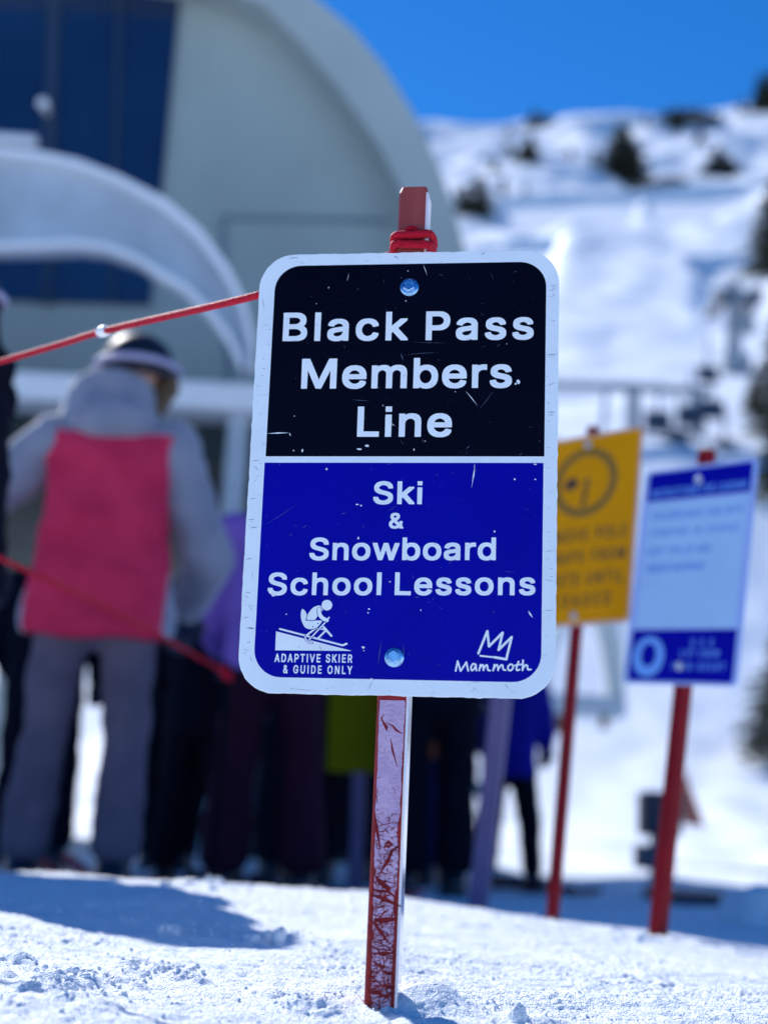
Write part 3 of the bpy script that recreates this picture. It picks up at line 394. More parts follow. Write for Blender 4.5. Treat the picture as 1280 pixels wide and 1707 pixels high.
GFX = {"icon":[[-3438,-6682,-3340,-6687,-3288,-6706,-3244,-6732,-3202,-6769,-3170,-6814,-3136,-6906,-3132,-6958,-3140,-7009,-3178,-7093,-3214,-7134,-3256,-7166,-3349,-7198,-3401,-7200,-3453,-7192,-3543,-7149,-3580,-7117,-3614,-7074,-3638,-7026,-3652,-6975,-3650,-6882,-3634,-6830,-3610,-6789,-3576,-6749,-3536,-6718],[-3822,-6967,-3795,-6958,-3683,-6996,-3644,-7087,-3578,-7170,-3617,-7232,-3626,-7244,-3635,-7233,-3647,-7130,-3662,-7099,-3686,-7071,-3718,-7052,-3760,-7041,-3802,-7045,-3832,-7058,-3874,-7102,-3890,-7164,-3868,-7360,-3827,-7483,-3914,-7628,-3970,-7671,-4011,-7680,-4270,-7685,-4333,-7668,-4361,-7636,-4339,-7574,-4331,-7470,-4286,-7356,-4218,-7242,-4135,-7137,-4040,-7053,-3978,-7021],[-3789,-7060,-3760,-7058,-3728,-7066,-3696,-7090,-3682,-7110,-3672,-7140,-3660,-7285,-3646,-7346,-3601,-7428,-3544,-7490,-3480,-7528,-3332,-7596,-3324,-7568,-3284,-7513,-3253,-7510,-3233,-7526,-3226,-7546,-3234,-7567,-3260,-7608,-3292,-7630,-3278,-7660,-3276,-7702,-3288,-7732,-3314,-7760,-3344,-7774,-3384,-7775,-3419,-7732,-3450,-7724,-3481,-7733,-3565,-7695,-3661,-7635,-3759,-7529,-3805,-7452,-3839,-7360,-3861,-7154,-3857,-7122,-3841,-7092],[-4605,-7154,-4596,-7144,-4566,-7147,-4479,-7210,-4418,-7286,-4362,-7398,-4372,-7564,-4410,-7657,-4402,-7688,-4383,-7703,-4300,-7717,-4124,-7717,-3948,-7711,-3928,-7694,-3762,-7690,-3638,-7699,-3598,-7727,-3609,-7778,-3760,-7973,-3810,-8019,-3870,-8060,-3940,-8090,-4084,-8122,-4156,-8126,-4284,-8108,-4355,-8081,-4408,-8048,-4458,-7997,-4536,-7865,-4594,-7732,-4637,-7578,-4656,-7454,-4651,-7310,-4632,-7217],[-3464,-7766,-3438,-7763,-3420,-7776,-3414,-7796,-3422,-7817,-4179,-8680,-4192,-8690,-4213,-8678,-4234,-8660,-4232,-8640],[-3798,-7812,-3822,-7823,-3830,-7844,-3816,-7871,-3795,-7878,-3774,-7870,-3764,-7842,-3774,-7822],[-3508,-7952,-3502,-7945,-3340,-8113,-3072,-8406,-3062,-8426,-3064,-8457,-3077,-8475,-3097,-8485,-3138,-8476,-3376,-8228,-3689,-8560,-2548,-8836,-2376,-8760,-2346,-8756,-2314,-8781,-2309,-8802,-2314,-8822,-2332,-8840,-2513,-8924,-2544,-8928,-4032,-8572,-4041,-8566,-3974,-8494,-3796,-8536,-3453,-8176,-3445,-8166,-3452,-8164,-3670,-8139,-3610,-8075,-3517,-8082,-3514,-8075,-3561,-8024,-3562,-8014],[-4049,-7966,-4063,-7991,-4056,-8011,-4036,-8024,-4013,-8021,-3998,-8000,-4000,-7980,-4019,-7962],[-3809,-8059,-3787,-8059,-3776,-8068,-3825,-8126,-3877,-8124,-3896,-8111],[-5676,-8099,-5642,-8094,-4360,-8401,-4072,-8164,-3908,-8116,-3904,-8122,-3917,-8156,-4247,-8425,-4119,-8464,-4178,-8532,-4189,-8534,-4325,-8502,-4349,-8448,-4380,-8424,-4424,-8428,-4461,-8469,-5658,-8182,-5680,-8171,-5694,-8151,-5696,-8130],[-5832,-8266,-5832,-8256,-4435,-8586,-4422,-8592,-4386,-8664,-4311,-8744,-4238,-8799,-4165,-8830,-4010,-8844,-3979,-8827,-3965,-8800,-3974,-8758,-4004,-8734,-4118,-8724,-4164,-8710,-4121,-8661,-2082,-9144,-5826,-9180],[-4409,-8448,-4390,-8447,-4372,-8458,-4325,-8590,-4297,-8631,-4247,-8682,-4194,-8722,-4152,-8741,-4008,-8759,-3990,-8780,-3998,-8810,-4020,-8820,-4166,-8805,-4230,-8776,-4294,-8727,-4363,-8652,-4396,-8592,-4430,-8480,-4423,-8459]],"crown":[[4360,-8031,4404,-8030,4426,-8046,4440,-8074,4516,-8667,4528,-8674,5062,-8108,5095,-8088,5128,-8089,5151,-8104,5166,-8152,5037,-8758,5040,-8776,5502,-8303,5542,-8289,5586,-8313,5596,-8358,5360,-9421,5340,-9458,5296,-9470,4730,-9378,4696,-9362,4074,-9307,4051,-9300,4034,-9278,4039,-9245,4072,-9226,4694,-9281,4728,-9264,4750,-9264,5260,-9342,5438,-8539,4968,-9016,4945,-9026,4912,-9024,4881,-8996,4876,-8962,5005,-8356,5000,-8344,4520,-8852,4476,-8870,4441,-8858,4420,-8825,4354,-8325,4030,-9178,4004,-9201,3983,-9206,3960,-9202,3933,-9180,3924,-9158,3928,-9124,4328,-8064],[6062,-9408,6100,-9398,6118,-9406,6131,-9428,6126,-9696,6192,-9630,6236,-9618,6280,-9628,6314,-9650,6342,-9690,6355,-9834,6469,-9823,6492,-9829,6512,-9864,6496,-9898,6405,-9918,6350,-9922,6294,-9901,6268,-9847,6263,-9726,6237,-9704,6200,-9738,6121,-9861,6108,-9942,6086,-9958,6054,-9954,6033,-9918,6038,-9654,6016,-9674,5862,-9706,5844,-9756,5828,-9822,5832,-9877,5942,-9844,5961,-9853,5974,-9875,5964,-9912,5899,-9947,5844,-9964,5800,-9960,5768,-9934,5750,-9902,5742,-9858,5762,-9735,5752,-9728,5708,-9736,5686,-9728,5669,-9714,5674,-9672,5696,-9654,5795,-9632,5844,-9490,5859,-9470,5881,-9462,5914,-9476,5926,-9499,5894,-9613,6004,-9593,6038,-9616,6049,-9430],[2974,-9499,3008,-9490,3032,-9503,3042,-9520,3163,-9898,3174,-9898,3389,-9550,3422,-9535,3448,-9546,3462,-9568,3551,-9978,3544,-10014,3522,-10030,3500,-10030,3470,-10002,3403,-9697,3188,-10035,3156,-10052,3134,-10046,3118,-10031,3014,-9711,2958,-10023,2944,-10040,2922,-10048,2888,-10036,2876,-10002],[3744,-9607,3768,-9604,3824,-9618,3892,-9650,3908,-9670,3942,-9970,3922,-10006,3888,-10009,3866,-9994,3852,-9910,3842,-9902,3754,-9992,3699,-10015,3677,-10010,3644,-9987,3618,-9943,3602,-9888,3598,-9832,3614,-9766,3670,-9658,3708,-9619],[5471,-9608,5496,-9598,5541,-9600,5608,-9624,5655,-9692,5672,-9748,5672,-9804,5630,-9892,5564,-9960,5514,-9978,5458,-9976,5419,-9964,5388,-9942,5360,-9898,5345,-9843,5342,-9788,5352,-9732,5382,-9687],[4055,-9656,4092,-9648,4114,-9664,4126,-9684,4158,-9656,4202,-9650,4238,-9676,4271,-9746,4336,-9666,4380,-9652,4414,-9664,4442,-9694,4464,-9738,4480,-9904,4574,-9920,4593,-9946,4586,-9980,4553,-9998,4486,-9994,4445,-9982,4408,-9954,4389,-9895,4383,-9762,4371,-9750,4279,-9897,4274,-9964,4254,-9990,4220,-9994,4192,-9965,4188,-9798,4182,-9761,4172,-9762,4091,-9890,4068,-9990,4044,-10007,4010,-10001,3992,-9969,3999,-9892],[4711,-9644,4734,-9635,4756,-9640,4772,-9654,4780,-9676,4823,-9644,4856,-9635,4878,-9640,4900,-9652,4927,-9684,4958,-9760,5044,-9652,5088,-9634,5132,-9642,5166,-9669,5186,-9702,5198,-9857,5294,-9888,5312,-9910,5310,-9944,5293,-9960,5260,-9964,5171,-9942,5134,-9914,5110,-9848,5106,-9736,5101,-9724,5090,-9724,4972,-9894,4962,-9964,4940,-9980,4906,-9976,4888,-9952,4866,-9752,4858,-9734,4846,-9734,4748,-9888,4728,-9977,4708,-9993,4674,-9990,4654,-9968,4652,-9945],[3759,-9690,3712,-9752,3684,-9830,3692,-9898,3708,-9920,3766,-9862,3802,-9795,3815,-9714,3812,-9706],[5520,-9684,5466,-9722,5428,-9774,5437,-9863,5454,-9885,5480,-9894,5512,-9891,5534,-9876,5565,-9838,5588,-9792,5589,-9760,5566,-9706,5554,-9690]],"chips":[[-3997,9392,-4006,9364,-4026,9350,-4044,9376,-4044,9408,-4030,9436,-4001,9438],[49,10233,36,10205,10,10208,-12,10220,-10,10246,8,10258,28,10252],[-17,8627,-18,8597,-48,8592,-73,8612,-74,8644,-48,8652,-26,8649],[-4924,814,-4938,748,-4980,728,-5018,776,-5004,840,-4986,892,-4945,879],[-5365,801,-5386,782,-5418,772,-5440,791,-5460,818,-5423,836,-5382,826],[-1634,1056,-1644,999,-1745,996,-1834,1025,-1834,1087,-1749,1114,-1665,1100],[-1973,882,-2030,836,-2132,835,-2216,859,-2250,912,-2134,925,-2051,916],[638,854,624,813,603,795,583,828,583,878,597,928,622,893],[-4586,8537,-4595,8522,-4612,8513,-4624,8529,-4626,8547,-4614,8564,-4596,8554],[-5426,2596,-5433,2567,-5461,2573,-5477,2586,-5480,2607,-5466,2630,-5438,2621],[-986,3124,-994,3102,-1015,3100,-1036,3112,-1030,3134,-1019,3157,-990,3153],[5106,6289,5090,6276,5062,6271,5050,6285,5046,6296,5061,6308,5090,6303],[2590,3826,2586,3797,2565,3795,2546,3811,2552,3838,2564,3851,2582,3849],[1175,1296,1166,1279,1129,1268,1106,1287,1112,1302,1132,1312,1162,1310],[5769,4308,5720,4211,5654,4192,5610,4264,5570,4384,5650,4435,5713,4397],[5586,4214,5570,4170,5532,4156,5486,4180,5500,4242,5532,4270,5577,4273],[-3674,-154,-3675,-198,-3718,-188,-3751,-173,-3758,-131,-3723,-112,-3679,-109],[6589,126,6558,107,6505,99,6472,117,6458,138,6506,151,6572,154],[5585,-612,5570,-646,5548,-644,5530,-629,5530,-596,5546,-576,5566,-583],[-3645,-132,-3674,-160,-3703,-165,-3746,-156,-3740,-112,-3712,-77,-3674,-99],[5618,-631,5596,-668,5556,-680,5524,-652,5528,-612,5558,-598,5588,-602],[6628,121,6603,93,6544,86,6514,109,6504,134,6544,154,6597,146],[6606,-642,6583,-664,6546,-672,6514,-656,6523,-630,6544,-606,6589,-613],[-2039,-1924,-2035,-1953,-2127,-1960,-2189,-1939,-2163,-1915,-2130,-1890,-2062,-1906],[-1865,-1990,-1889,-2027,-1926,-2022,-1950,-2006,-1962,-1970,-1932,-1945,-1890,-1950],[-1933,-3620,-1961,-3668,-1991,-3672,-2032,-3660,-2016,-3598,-2001,-3535,-1967,-3576],[4683,-3232,4664,-3270,4623,-3283,4595,-3251,4588,-3210,4625,-3196,4662,-3194],[-1275,-7092,-1282,-7133,-1339,-7141,-1376,-7112,-1378,-7075,-1336,-7063,-1301,-7068],[-1326,-7285,-1343,-7307,-1380,-7319,-1410,-7299,-1401,-7276,-1380,-7260,-1340,-7260],[1210,-7121,1195,-7145,1176,-7170,1152,-7144,1162,-7108,1174,-7079,1197,-7090],[-1454,-8965,-1495,-9015,-1547,-9025,-1598,-8998,-1618,-8930,-1550,-8914,-1503,-8923],[-1474,-9117,-1482,-9144,-1510,-9146,-1529,-9130,-1536,-9104,-1513,-9086,-1492,-9101],[-5724,-10538,-5782,-10566,-5844,-10576,-5918,-10563,-5903,-10524,-5853,-10492,-5786,-10512],[-1014,-10492,-1061,-10528,-1109,-10538,-1160,-10519,-1156,-10473,-1116,-10438,-1046,-10440],[-5320,-7420,-5348,-7437,-5375,-7446,-5407,-7434,-5407,-7410,-5380,-7390,-5342,-7398],[-308,-5758,-320,-5772,-365,-5784,-398,-5768,-410,-5748,-368,-5732,-314,-5740],[166,-2964,154,-2988,129,-2989,103,-2980,108,-2952,125,-2929,150,-2944],[-5944,-6474,-5990,-6540,-6086,-6550,-6152,-6506,-6140,-6452,-6096,-6395,-6010,-6422]],"lines":[[-6814,1685,-6226,1684,-5654,1724,-6232,1752],[-5654,1724,-5668,1640,-5592,1547,-5610,1658],[3062,3878,3372,3476,3690,3076,3402,3501],[766,10574,882,10268,998,9962,911,10278],[-219,5860,-160,5658,-74,5458,-126,5670],[3596,176,3576,-232,3588,-670,3616,-234],[3624,170,3528,-484,3484,-1110,3574,-490],[6299,-7048,6366,-7264,6528,-7422,6439,-7218],[-661,-8572,-751,-9196,-806,-9836,-728,-9200],[-585,2214,-497,2138,-357,2052,-480,2163],[3345,1066,3257,980,3156,894,3276,956],[-3012,10172,-3050,9936,-3088,9718,-3028,9930],[-110,5762,829,5828,1732,5882,828,5843],[-2674,3446,-2140,3392,-1612,3358,-2139,3412],[4514,3951,4132,3401,3758,2874,4144,3391],[-6771,-3076,-5866,-2483,-4988,-1845,-5873,-2473],[382,-8706,403,-9077,469,-9434,423,-9075],[-378,9929,-325,9863,-268,9842,-308,9888],[-6502,7856,-6050,7728,-5608,7633,-6049,7737],[133,6451,1184,6384,2245,6360,1184,6394]],"scuffs":[[-7307,-8106,-7100,-8167,-6889,-8139,-7096,-8078],[-7428,-3147,-7194,-3135,-6969,-3078,-7203,-3090],[-7582,-2750,-7368,-2735,-7162,-2681,-7376,-2696],[-7536,-1684,-7336,-1664,-7142,-1615,-7342,-1634],[-7576,-4732,-7357,-4716,-7146,-4662,-7365,-4678],[-7510,-6364,-7313,-6390,-7116,-6385,-7313,-6360],[-7529,-6494,-7386,-6600,-7230,-6685,-7374,-6580],[-7513,260,-7290,275,-7076,328,-7298,312],[-7435,56,-7269,-103,-7085,-240,-7250,-80],[7050,2754,7298,2734,7547,2752,7298,2773],[7076,2620,7281,2598,7485,2606,7281,2628],[7069,5724,7328,5701,7584,5719,7327,5742],[7023,4070,7303,4176,7572,4310,7292,4204],[7061,8997,7302,9104,7528,9240,7288,9132],[7104,8718,7302,8773,7492,8852,7294,8797],[7012,-4204,7295,-4183,7574,-4135,7292,-4156],[7003,-5545,7274,-5604,7550,-5640,7278,-5581],[6982,-7064,7274,-7058,7564,-7030,7272,-7035],[-1242,-11034,-1112,-10788,-1009,-10530,-1138,-10776],[5236,-10525,5339,-10686,5464,-10829,5362,-10669],[3627,-10522,3876,-10528,4123,-10511,3875,-10505],[-5188,-10992,-4354,-11066,-3522,-11120,-4353,-11048],[-7076,-9447,-6998,-9641,-6900,-9826,-6977,-9632],[-752,11072,-627,10968,-478,10924,-602,11026],[-7446,8933,-7374,8574,-7271,8220,-7344,8580],[-6253,11031,-5909,11034,-5570,11076,-5914,11073],[3720,11157,3816,11104,3920,11082,3824,11135],[-7324,-6881,-7168,-7142,-6995,-7394,-7150,-7132],[-7568,-7660,-7372,-7616,-7182,-7551,-7378,-7596],[-7175,-5317,-7163,-5514,-7128,-5708,-7140,-5512]]}

def fill_obj(name, loops, L, c, material, parent, org):
    """filled flat shapes; loops hold (a,b) in mm on the sign's plane, c is how proud they lie"""
    cu = bpy.data.curves.new(name, 'CURVE'); cu.dimensions = '2D'; cu.fill_mode = 'BOTH'
    for lp in loops:
        sp = cu.splines.new('POLY'); sp.points.add(len(lp) - 1); sp.use_cyclic_u = True
        for i, (a, b) in enumerate(lp): sp.points[i].co = (a, b, 0, 1)
    to = bpy.data.objects.new(name, cu); scene.collection.objects.link(to)
    dg = bpy.context.evaluated_depsgraph_get(); dg.update()
    me = bpy.data.meshes.new_from_object(to.evaluated_get(dg)); bpy.data.objects.remove(to); bpy.data.curves.remove(cu)
    for v in me.vertices: v.co = L(v.co.x, v.co.y, c) - Vector(org)
    me.materials.clear(); me.materials.append(material); me.name = name; me.update()
    return link(bpy.data.objects.new(name, me), parent)

def run_text(S, s, x0, y0, x1, y1, h):
    """loops of a line of text whose ink runs from x0 to x1"""
    k = h / 1000.0
    def bb(ch):
        xs = [v for l in GL[S][ch][1:] for v in l[0::2]]; return min(xs) * k, max(xs) * k
    adv = 0; n = 0
    for ch in s[:-1]:
        adv += (.26 * h if ch == ' ' else GL[S][ch][0] * k); n += 1
    ink = adv + bb(s[-1])[1] - bb(s[0])[0]
    tr = (x1 - x0 - ink) / max(n, 1); sx = 1.0
    if tr < -.04 * h: sx = (x1 - x0) / (ink + n * .02 * h); tr = .02 * h * sx
    x = x0 - bb(s[0])[0] * sx; out = []
    for ch in s:
        if ch == ' ': x += .26 * h * sx + tr; continue
        for l in GL[S][ch][1:]:
            out.append([(x + l[2 * i] * k * sx, y0 + (y1 - y0) * (x - x0) / max(x1 - x0, 1e-6) + l[2 * i + 1] * k) for i in range(len(l) // 2)])
        x += GL[S][ch][0] * k * sx + tr
    return out

def rrect(x0, y0, x1, y1, r, n=10, corners=(1, 1, 1, 1), jit=0.0):
    pts = []
    for (cx, cy, a0, on) in ((x1 - r, y1 - r, 0, corners[0]), (x0 + r, y1 - r, 90, corners[1]), (x0 + r, y0 + r, 180, corners[2]), (x1 - r, y0 + r, 270, corners[3])):
        if on:
            for i in range(n + 1):
                t = R(a0 + 90 * i / n); pts.append((cx + r * math.cos(t), cy + r * math.sin(t)))
        else: pts.append((x1 if a0 in (0, 270) else x0, y1 if a0 in (0, 90) else y0))
    if jit:
        out = []
        for i, a in enumerate(pts):
            b = pts[(i + 1) % len(pts)]; m = max(1, int(math.dist(a, b) / 5))
            for k in range(m):
                t = k / m; x, y = a[0] + (b[0] - a[0]) * t, a[1] + (b[1] - a[1]) * t
                q = mnoise.noise(Vector((x * .13, y * .13, 3))) * jit + mnoise.noise(Vector((x * .5, y * .5, 8))) * jit * .6
                L_ = math.hypot(x, y); out.append((x * (1 + q / L_), y * (1 + q / L_)))
        pts = out
    return pts

def plane_map(c, xa, ya):
    c = Vector(c); xa = Vector(xa).normalized(); ya = Vector(ya); ya = (ya - xa * ya.dot(xa)).normalized(); na = xa.cross(ya)
    return lambda a, b, d: c + (xa * a + ya * b + na * d) * .001

def slab(name, loop, L, c0, c1, mats, parent, org, bevel=0.0):
    mb = MB(org); mb.prism([L(a, b, c1) for a, b in loop], [L(a, b, c0) for a, b in loop]); return mb.build(name, mats, parent, bevel=bevel)

# ------------------------------------------------------------------ the main sign
L = plane_map((0.014550836, 1.41328646, 0.51194167), (0.99005925, -0.13950722, 0.017899995), (-0.01634111, 0.012311763, 0.99979067))
b0 = L(-3.3, -511.0, 0); org = Vector((b0.x, b0.y, 0.0))
sign = empty('sign_post', org, 'black and royal blue sign with rounded white border, nearest the camera', 'sign')
post = MB(org)
def psec(b, w=15.2, d0=-2.4, d1=-33.0, bv=2.2):
    cx = 3.3 - (298 - b) * (6.4 / 800)
    return [L(cx - w + bv, b, d0), L(cx + w - bv, b, d0), L(cx + w, b, d0 - bv), L(cx + w, b, d1 + bv), L(cx + w - bv, b, d1), L(cx - w + bv, b, d1), L(cx - w, b, d1 + bv), L(cx - w, b, d0 - bv)]
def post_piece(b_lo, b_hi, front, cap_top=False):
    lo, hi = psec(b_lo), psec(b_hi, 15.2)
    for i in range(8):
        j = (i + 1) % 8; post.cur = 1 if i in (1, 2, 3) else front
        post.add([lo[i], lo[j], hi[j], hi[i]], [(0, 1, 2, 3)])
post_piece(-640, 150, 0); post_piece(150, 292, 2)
lo, hi = psec(292), psec(298, 13.0)
post.cur = 2
for i in range(8): j = (i + 1) % 8; post.add([lo[i], lo[j], hi[j], hi[i]], [(0, 1, 2, 3)])
post.add(hi, [tuple(range(8))])
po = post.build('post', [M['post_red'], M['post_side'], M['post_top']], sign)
panel = slab('sign_panel', rrect(-152.4, -225, 152.4, 225, 36, 12, jit=.75), L, -2.0, 0.0, M['white_sheet'], sign, org, .0006)
fill_obj('black_field', [rrect(-136.3, 10.3, 139.6, 212.4, 27, 10, (1, 1, 0, 0))], L, .12, M['black_sheet'], panel, org)
fill_obj('blue_field', [rrect(-137.0, -209.6, 138.9, 3.8, 27, 10, (0, 0, 1, 1))], L, .12, M['blue_sheet'], panel, org)
for S, s, x0, y0, x1, y1, h in [('A', 'Black Pass', -125.43, 130.97, 127.75, 130.19, 30.49), ('A', 'Members', -104.09, 80.48, 107.06, 80.28, 31.57), ('A', 'Line', -45.32, 30.31, 48.89, 30.18, 31.3), ('A', 'Ski', -26.52, -38.16, 21.47, -37.93, 23.03),
                              ('A', '&', -10.16, -62.4, 3.98, -62.3, 15.58), ('A', 'Snowboard', -87.37, -94.55, 94.37, -92.75, 22.4), ('A', 'School Lessons', -127.05, -129.67, 132.54, -126.3, 22.33),
                              ('B', 'ADAPTIVE SKIER', -116.74, -194.96, -40.99, -194.33, 8.16), ('B', '& GUIDE ONLY', -107.71, -205.61, -40.55, -205.26, 7.98)]:
    fill_obj('lettering', run_text(S, s, x0, y0, x1, y1, h), L, .26, M['white_letter'], panel, org)
un = lambda k: [[(l[2 * i] / 50, l[2 * i + 1] / 50) for i in range(len(l) // 2)] for l in GFX[k]]
fill_obj('sit_skier_pictogram', un('icon'), L, .26, M['white_letter'], panel, org)
fill_obj('crown_emblem', un('crown'), L, .26, M['white_letter'], panel, org)
fl = MB(org)
for k, c, mi in (('chips', .40, 0), ('lines', .46, 0), ('scuffs', .2, 1)):
    fl.cur = mi
    for j, l in enumerate(un(k)):
        fl.cur = mi if not (k == 'lines' and j in (4, 8, 10, 12, 13, 14, 15, 16, 17, 18, 19, 20)) else 2
        fl.add([L(a, b, c) for a, b in l], [tuple(range(len(l)))])
rs = random.Random(21); fl.cur = 2
for _ in range(150):
    a, b = rs.uniform(-132, 134), rs.uniform(-205, 208); ln = rs.expovariate(.5) + .6; t = rs.gauss(1.2, .9); w = rs.uniform(.08, .22)
    if 3 < b < 11: continue
    dx, dy = math.cos(t) * ln, math.sin(t) * ln
    fl.add([L(a, b, .5), L(a + dx / 2 - dy / ln * w, b + dy / 2 + dx / ln * w, .5), L(a + dx, b + dy, .5), L(a + dx / 2 + dy / ln * w, b + dy / 2 - dx / ln * w, .5)], [(0, 1, 2, 3)])
fl.cur = 1
for _ in range(90):
    side = rs.random(); ln = rs.uniform(1, 7); w = rs.uniform(.08, .25)
    if side < .42: a, b = rs.uniform(-151, -141), rs.uniform(-190, 190)
    elif side < .8: a, b = rs.uniform(140, 147), rs.uniform(-190, 190)
    else: a, b = rs.uniform(-120, 120), rs.choice([rs.uniform(-223, -213), rs.uniform(214, 223)])
    t = rs.gauss(0, .35); dx, dy = math.cos(t) * ln, math.sin(t) * ln
    fl.add([L(a, b, .2), L(a + dx / 2 - dy / ln * w, b + dy / 2 + dx / ln * w, .2), L(a + dx, b + dy, .2), L(a + dx / 2 + dy / ln * w, b + dy / 2 - dx / ln * w, .2)], [(0, 1, 2, 3)])
fl.build('scratches', [M['chip'], M['scuff'], M['faint']], panel)['kind'] = 'stuff'

# lilac film on the front of the post, with wobbly edges, and the red scratches in it
cxp = lambda b: 3.3 - (298 - b) * (6.4 / 800)
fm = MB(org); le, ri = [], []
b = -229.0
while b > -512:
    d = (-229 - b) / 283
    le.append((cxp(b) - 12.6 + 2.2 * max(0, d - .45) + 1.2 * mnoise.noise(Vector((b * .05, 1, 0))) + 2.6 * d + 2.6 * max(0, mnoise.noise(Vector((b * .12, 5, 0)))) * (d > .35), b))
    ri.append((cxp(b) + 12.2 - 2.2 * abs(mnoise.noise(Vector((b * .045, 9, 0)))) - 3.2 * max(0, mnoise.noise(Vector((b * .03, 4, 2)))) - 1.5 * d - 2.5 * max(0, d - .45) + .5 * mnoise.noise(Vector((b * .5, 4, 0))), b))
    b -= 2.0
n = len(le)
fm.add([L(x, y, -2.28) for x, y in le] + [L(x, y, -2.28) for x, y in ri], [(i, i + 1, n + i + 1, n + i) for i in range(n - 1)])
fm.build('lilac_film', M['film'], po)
sc = MB(org); cz = [-2.2]
def scr(pts, w):
    """a torn red line through the film; pts in mm from the post's centre line"""
    cz[0] += .0006
    Lf, Rt = [], []
    for i, (a, b) in enumerate(pts):
        p, q = pts[max(i - 1, 0)], pts[min(i + 1, len(pts) - 1)]; dx, dy = q[0] - p[0], q[1] - p[1]; l = math.hypot(dx, dy) or 1
        ww = w * (.25 if i in (0, len(pts) - 1) else rs.uniform(.7, 1.5)) / 2
        Lf.append(L(cxp(b) + a - dy / l * ww, b + dx / l * ww, cz[0])); Rt.append(L(cxp(b) + a + dy / l * ww, b - dx / l * ww, cz[0]))
    k = len(pts); sc.add(Lf + Rt, [(i, i + 1, k + i + 1, k + i) for i in range(k - 1)])
# zoomed photo crops -> mm on the post (crop 1: px 570..730 at 6.325x, crop 2: px 570..770 at 5.69x)
def zc(x, y, k=1):
    px, py = (570 + x / 6.325, 1150 + y / 6.325) if k == 1 else (570 + x / 5.69, 1400 + y / 5.69)
    b = -228 - (py - 1164) * (276.0 / 506); cpx = 654.5 - (py - 1164) * (21.0 / 506); return ((px - cpx) * (30.4 / 54), b)
for pts, w, k in [([(438, 255), (412, 300), (430, 340), (465, 395), (470, 440)], 2.2, 1), ([(380, 325), (420, 325)], .9, 1), ([(455, 345), (530, 375), (570, 425), (640, 465)], 1.9, 1), ([(385, 445), (472, 525)], .8, 1),
                  ([(510, 520), (530, 640), (580, 820)], 2.0, 1), ([(370, 640), (490, 735)], .6, 1), ([(640, 690), (575, 735)], .7, 1), ([(355, 970), (385, 940)], 1.2, 1), ([(540, 1045), (560, 1120)], 1.2, 1), ([(518, 1045), (548, 1050)], .9, 1),
                  ([(565, 1020), (630, 1070)], .7, 1), ([(370, 1060), (372, 1120)], 3.2, 1), ([(365, 1130), (365, 1220)], 3.0, 1), ([(430, 1300), (438, 1350)], .6, 1), ([(330, 1475), (450, 1440), (600, 1408)], .8, 1), ([(350, 1360), (365, 1500), (400, 1700)], 3.4, 1),
                  ([(555, 1410), (553, 1640)], .5, 1), ([(450, 1650), (485, 1625), (525, 1650), (480, 1680), (450, 1655)], 2.6, 1), ([(610, 1650), (560, 1700)], 1.4, 1), ([(400, 600), (440, 640)], .4, 1), ([(590, 1370), (540, 1330)], .5, 1), ([(405, 780), (450, 770)], .4, 1),
                  ([(530, 70), (470, 130), (430, 220), (380, 300), (350, 360)], 2.4, 2), ([(330, 225), (385, 222)], 1.5, 2), ([(445, 210), (490, 212)], 2.2, 2), ([(285, 420), (400, 410), (525, 435)], 1.0, 2), ([(310, 360), (360, 420), (440, 480), (450, 510)], 4.0, 2),
                  ([(280, 480), (330, 505), (430, 505), (520, 560)], 2.4, 2), ([(260, 540), (350, 560), (430, 590), (555, 640)], 4.2, 2), ([(260, 680), (340, 660), (420, 635)], 1.6, 2), ([(340, 760), (400, 700), (430, 680)], 2.2, 2), ([(245, 760), (310, 810), (370, 890), (440, 985)], 2.6, 2),
                  ([(300, 770), (420, 770), (520, 760)], 5.0, 2), ([(390, 870), (400, 960)], 3.5, 2), ([(250, 820), (280, 900), (300, 960)], 3.5, 2), ([(240, 990), (320, 1040), (500, 1050)], 1.6, 2), ([(290, 1085), (400, 1080), (500, 1070)], 2.4, 2), ([(260, 1200), (380, 1195), (440, 1200)], 1.2, 2),
                  ([(270, 1230), (330, 1270), (290, 1300)], 1.4, 2), ([(270, 1330), (340, 1340), (400, 1400)], 1.8, 2), ([(240, 1450), (340, 1440), (450, 1500)], 3.0, 2), ([(300, 1490), (380, 1470), (500, 1440)], 2.6, 2), ([(380, 1100), (400, 1160), (395, 1200)], 1.5, 2),
                  ([(440, 1270), (430, 1340), (470, 1380)], 1.8, 2), ([(250, 1400), (330, 1380)], 1.4, 2), ([(540, 300), (505, 300)], 1.0, 2), ([(555, 180), (520, 240)], 1.2, 2)]:
    scr([zc(x, y, k) for x, y in pts], w)
for _ in range(620):
    d = rs.random() ** .36; b = -232 - d * 278; a = rs.uniform(-12, 12) if rs.random() < .5 else rs.choice([-1, 1]) * rs.uniform(7, 12)
    t = rs.choice([0, 0, 1.57, .8, -.8]) + rs.gauss(0, .35); ln = rs.uniform(.8, 3.2 + 3.5 * d); w = rs.uniform(.12, .35 + .7 * d * d)
    pts = [(a + math.cos(t) * ln * q / 2, b + math.sin(t) * ln * q / 2 + rs.gauss(0, .3)) for q in range(3)]
    pts = [(min(max(x, -13), 13), y) for x, y in pts]; scr(pts, w)
for q in range(9):
    y_ = -300 - 205 * rs.random() ** .6
    scr([(rs.uniform(-12, 12), y_), (rs.uniform(-3, 3), y_ - rs.uniform(1, 9)), (rs.uniform(-12, 12), y_ - rs.uniform(4, 16))], rs.uniform(1.0, 2.4))
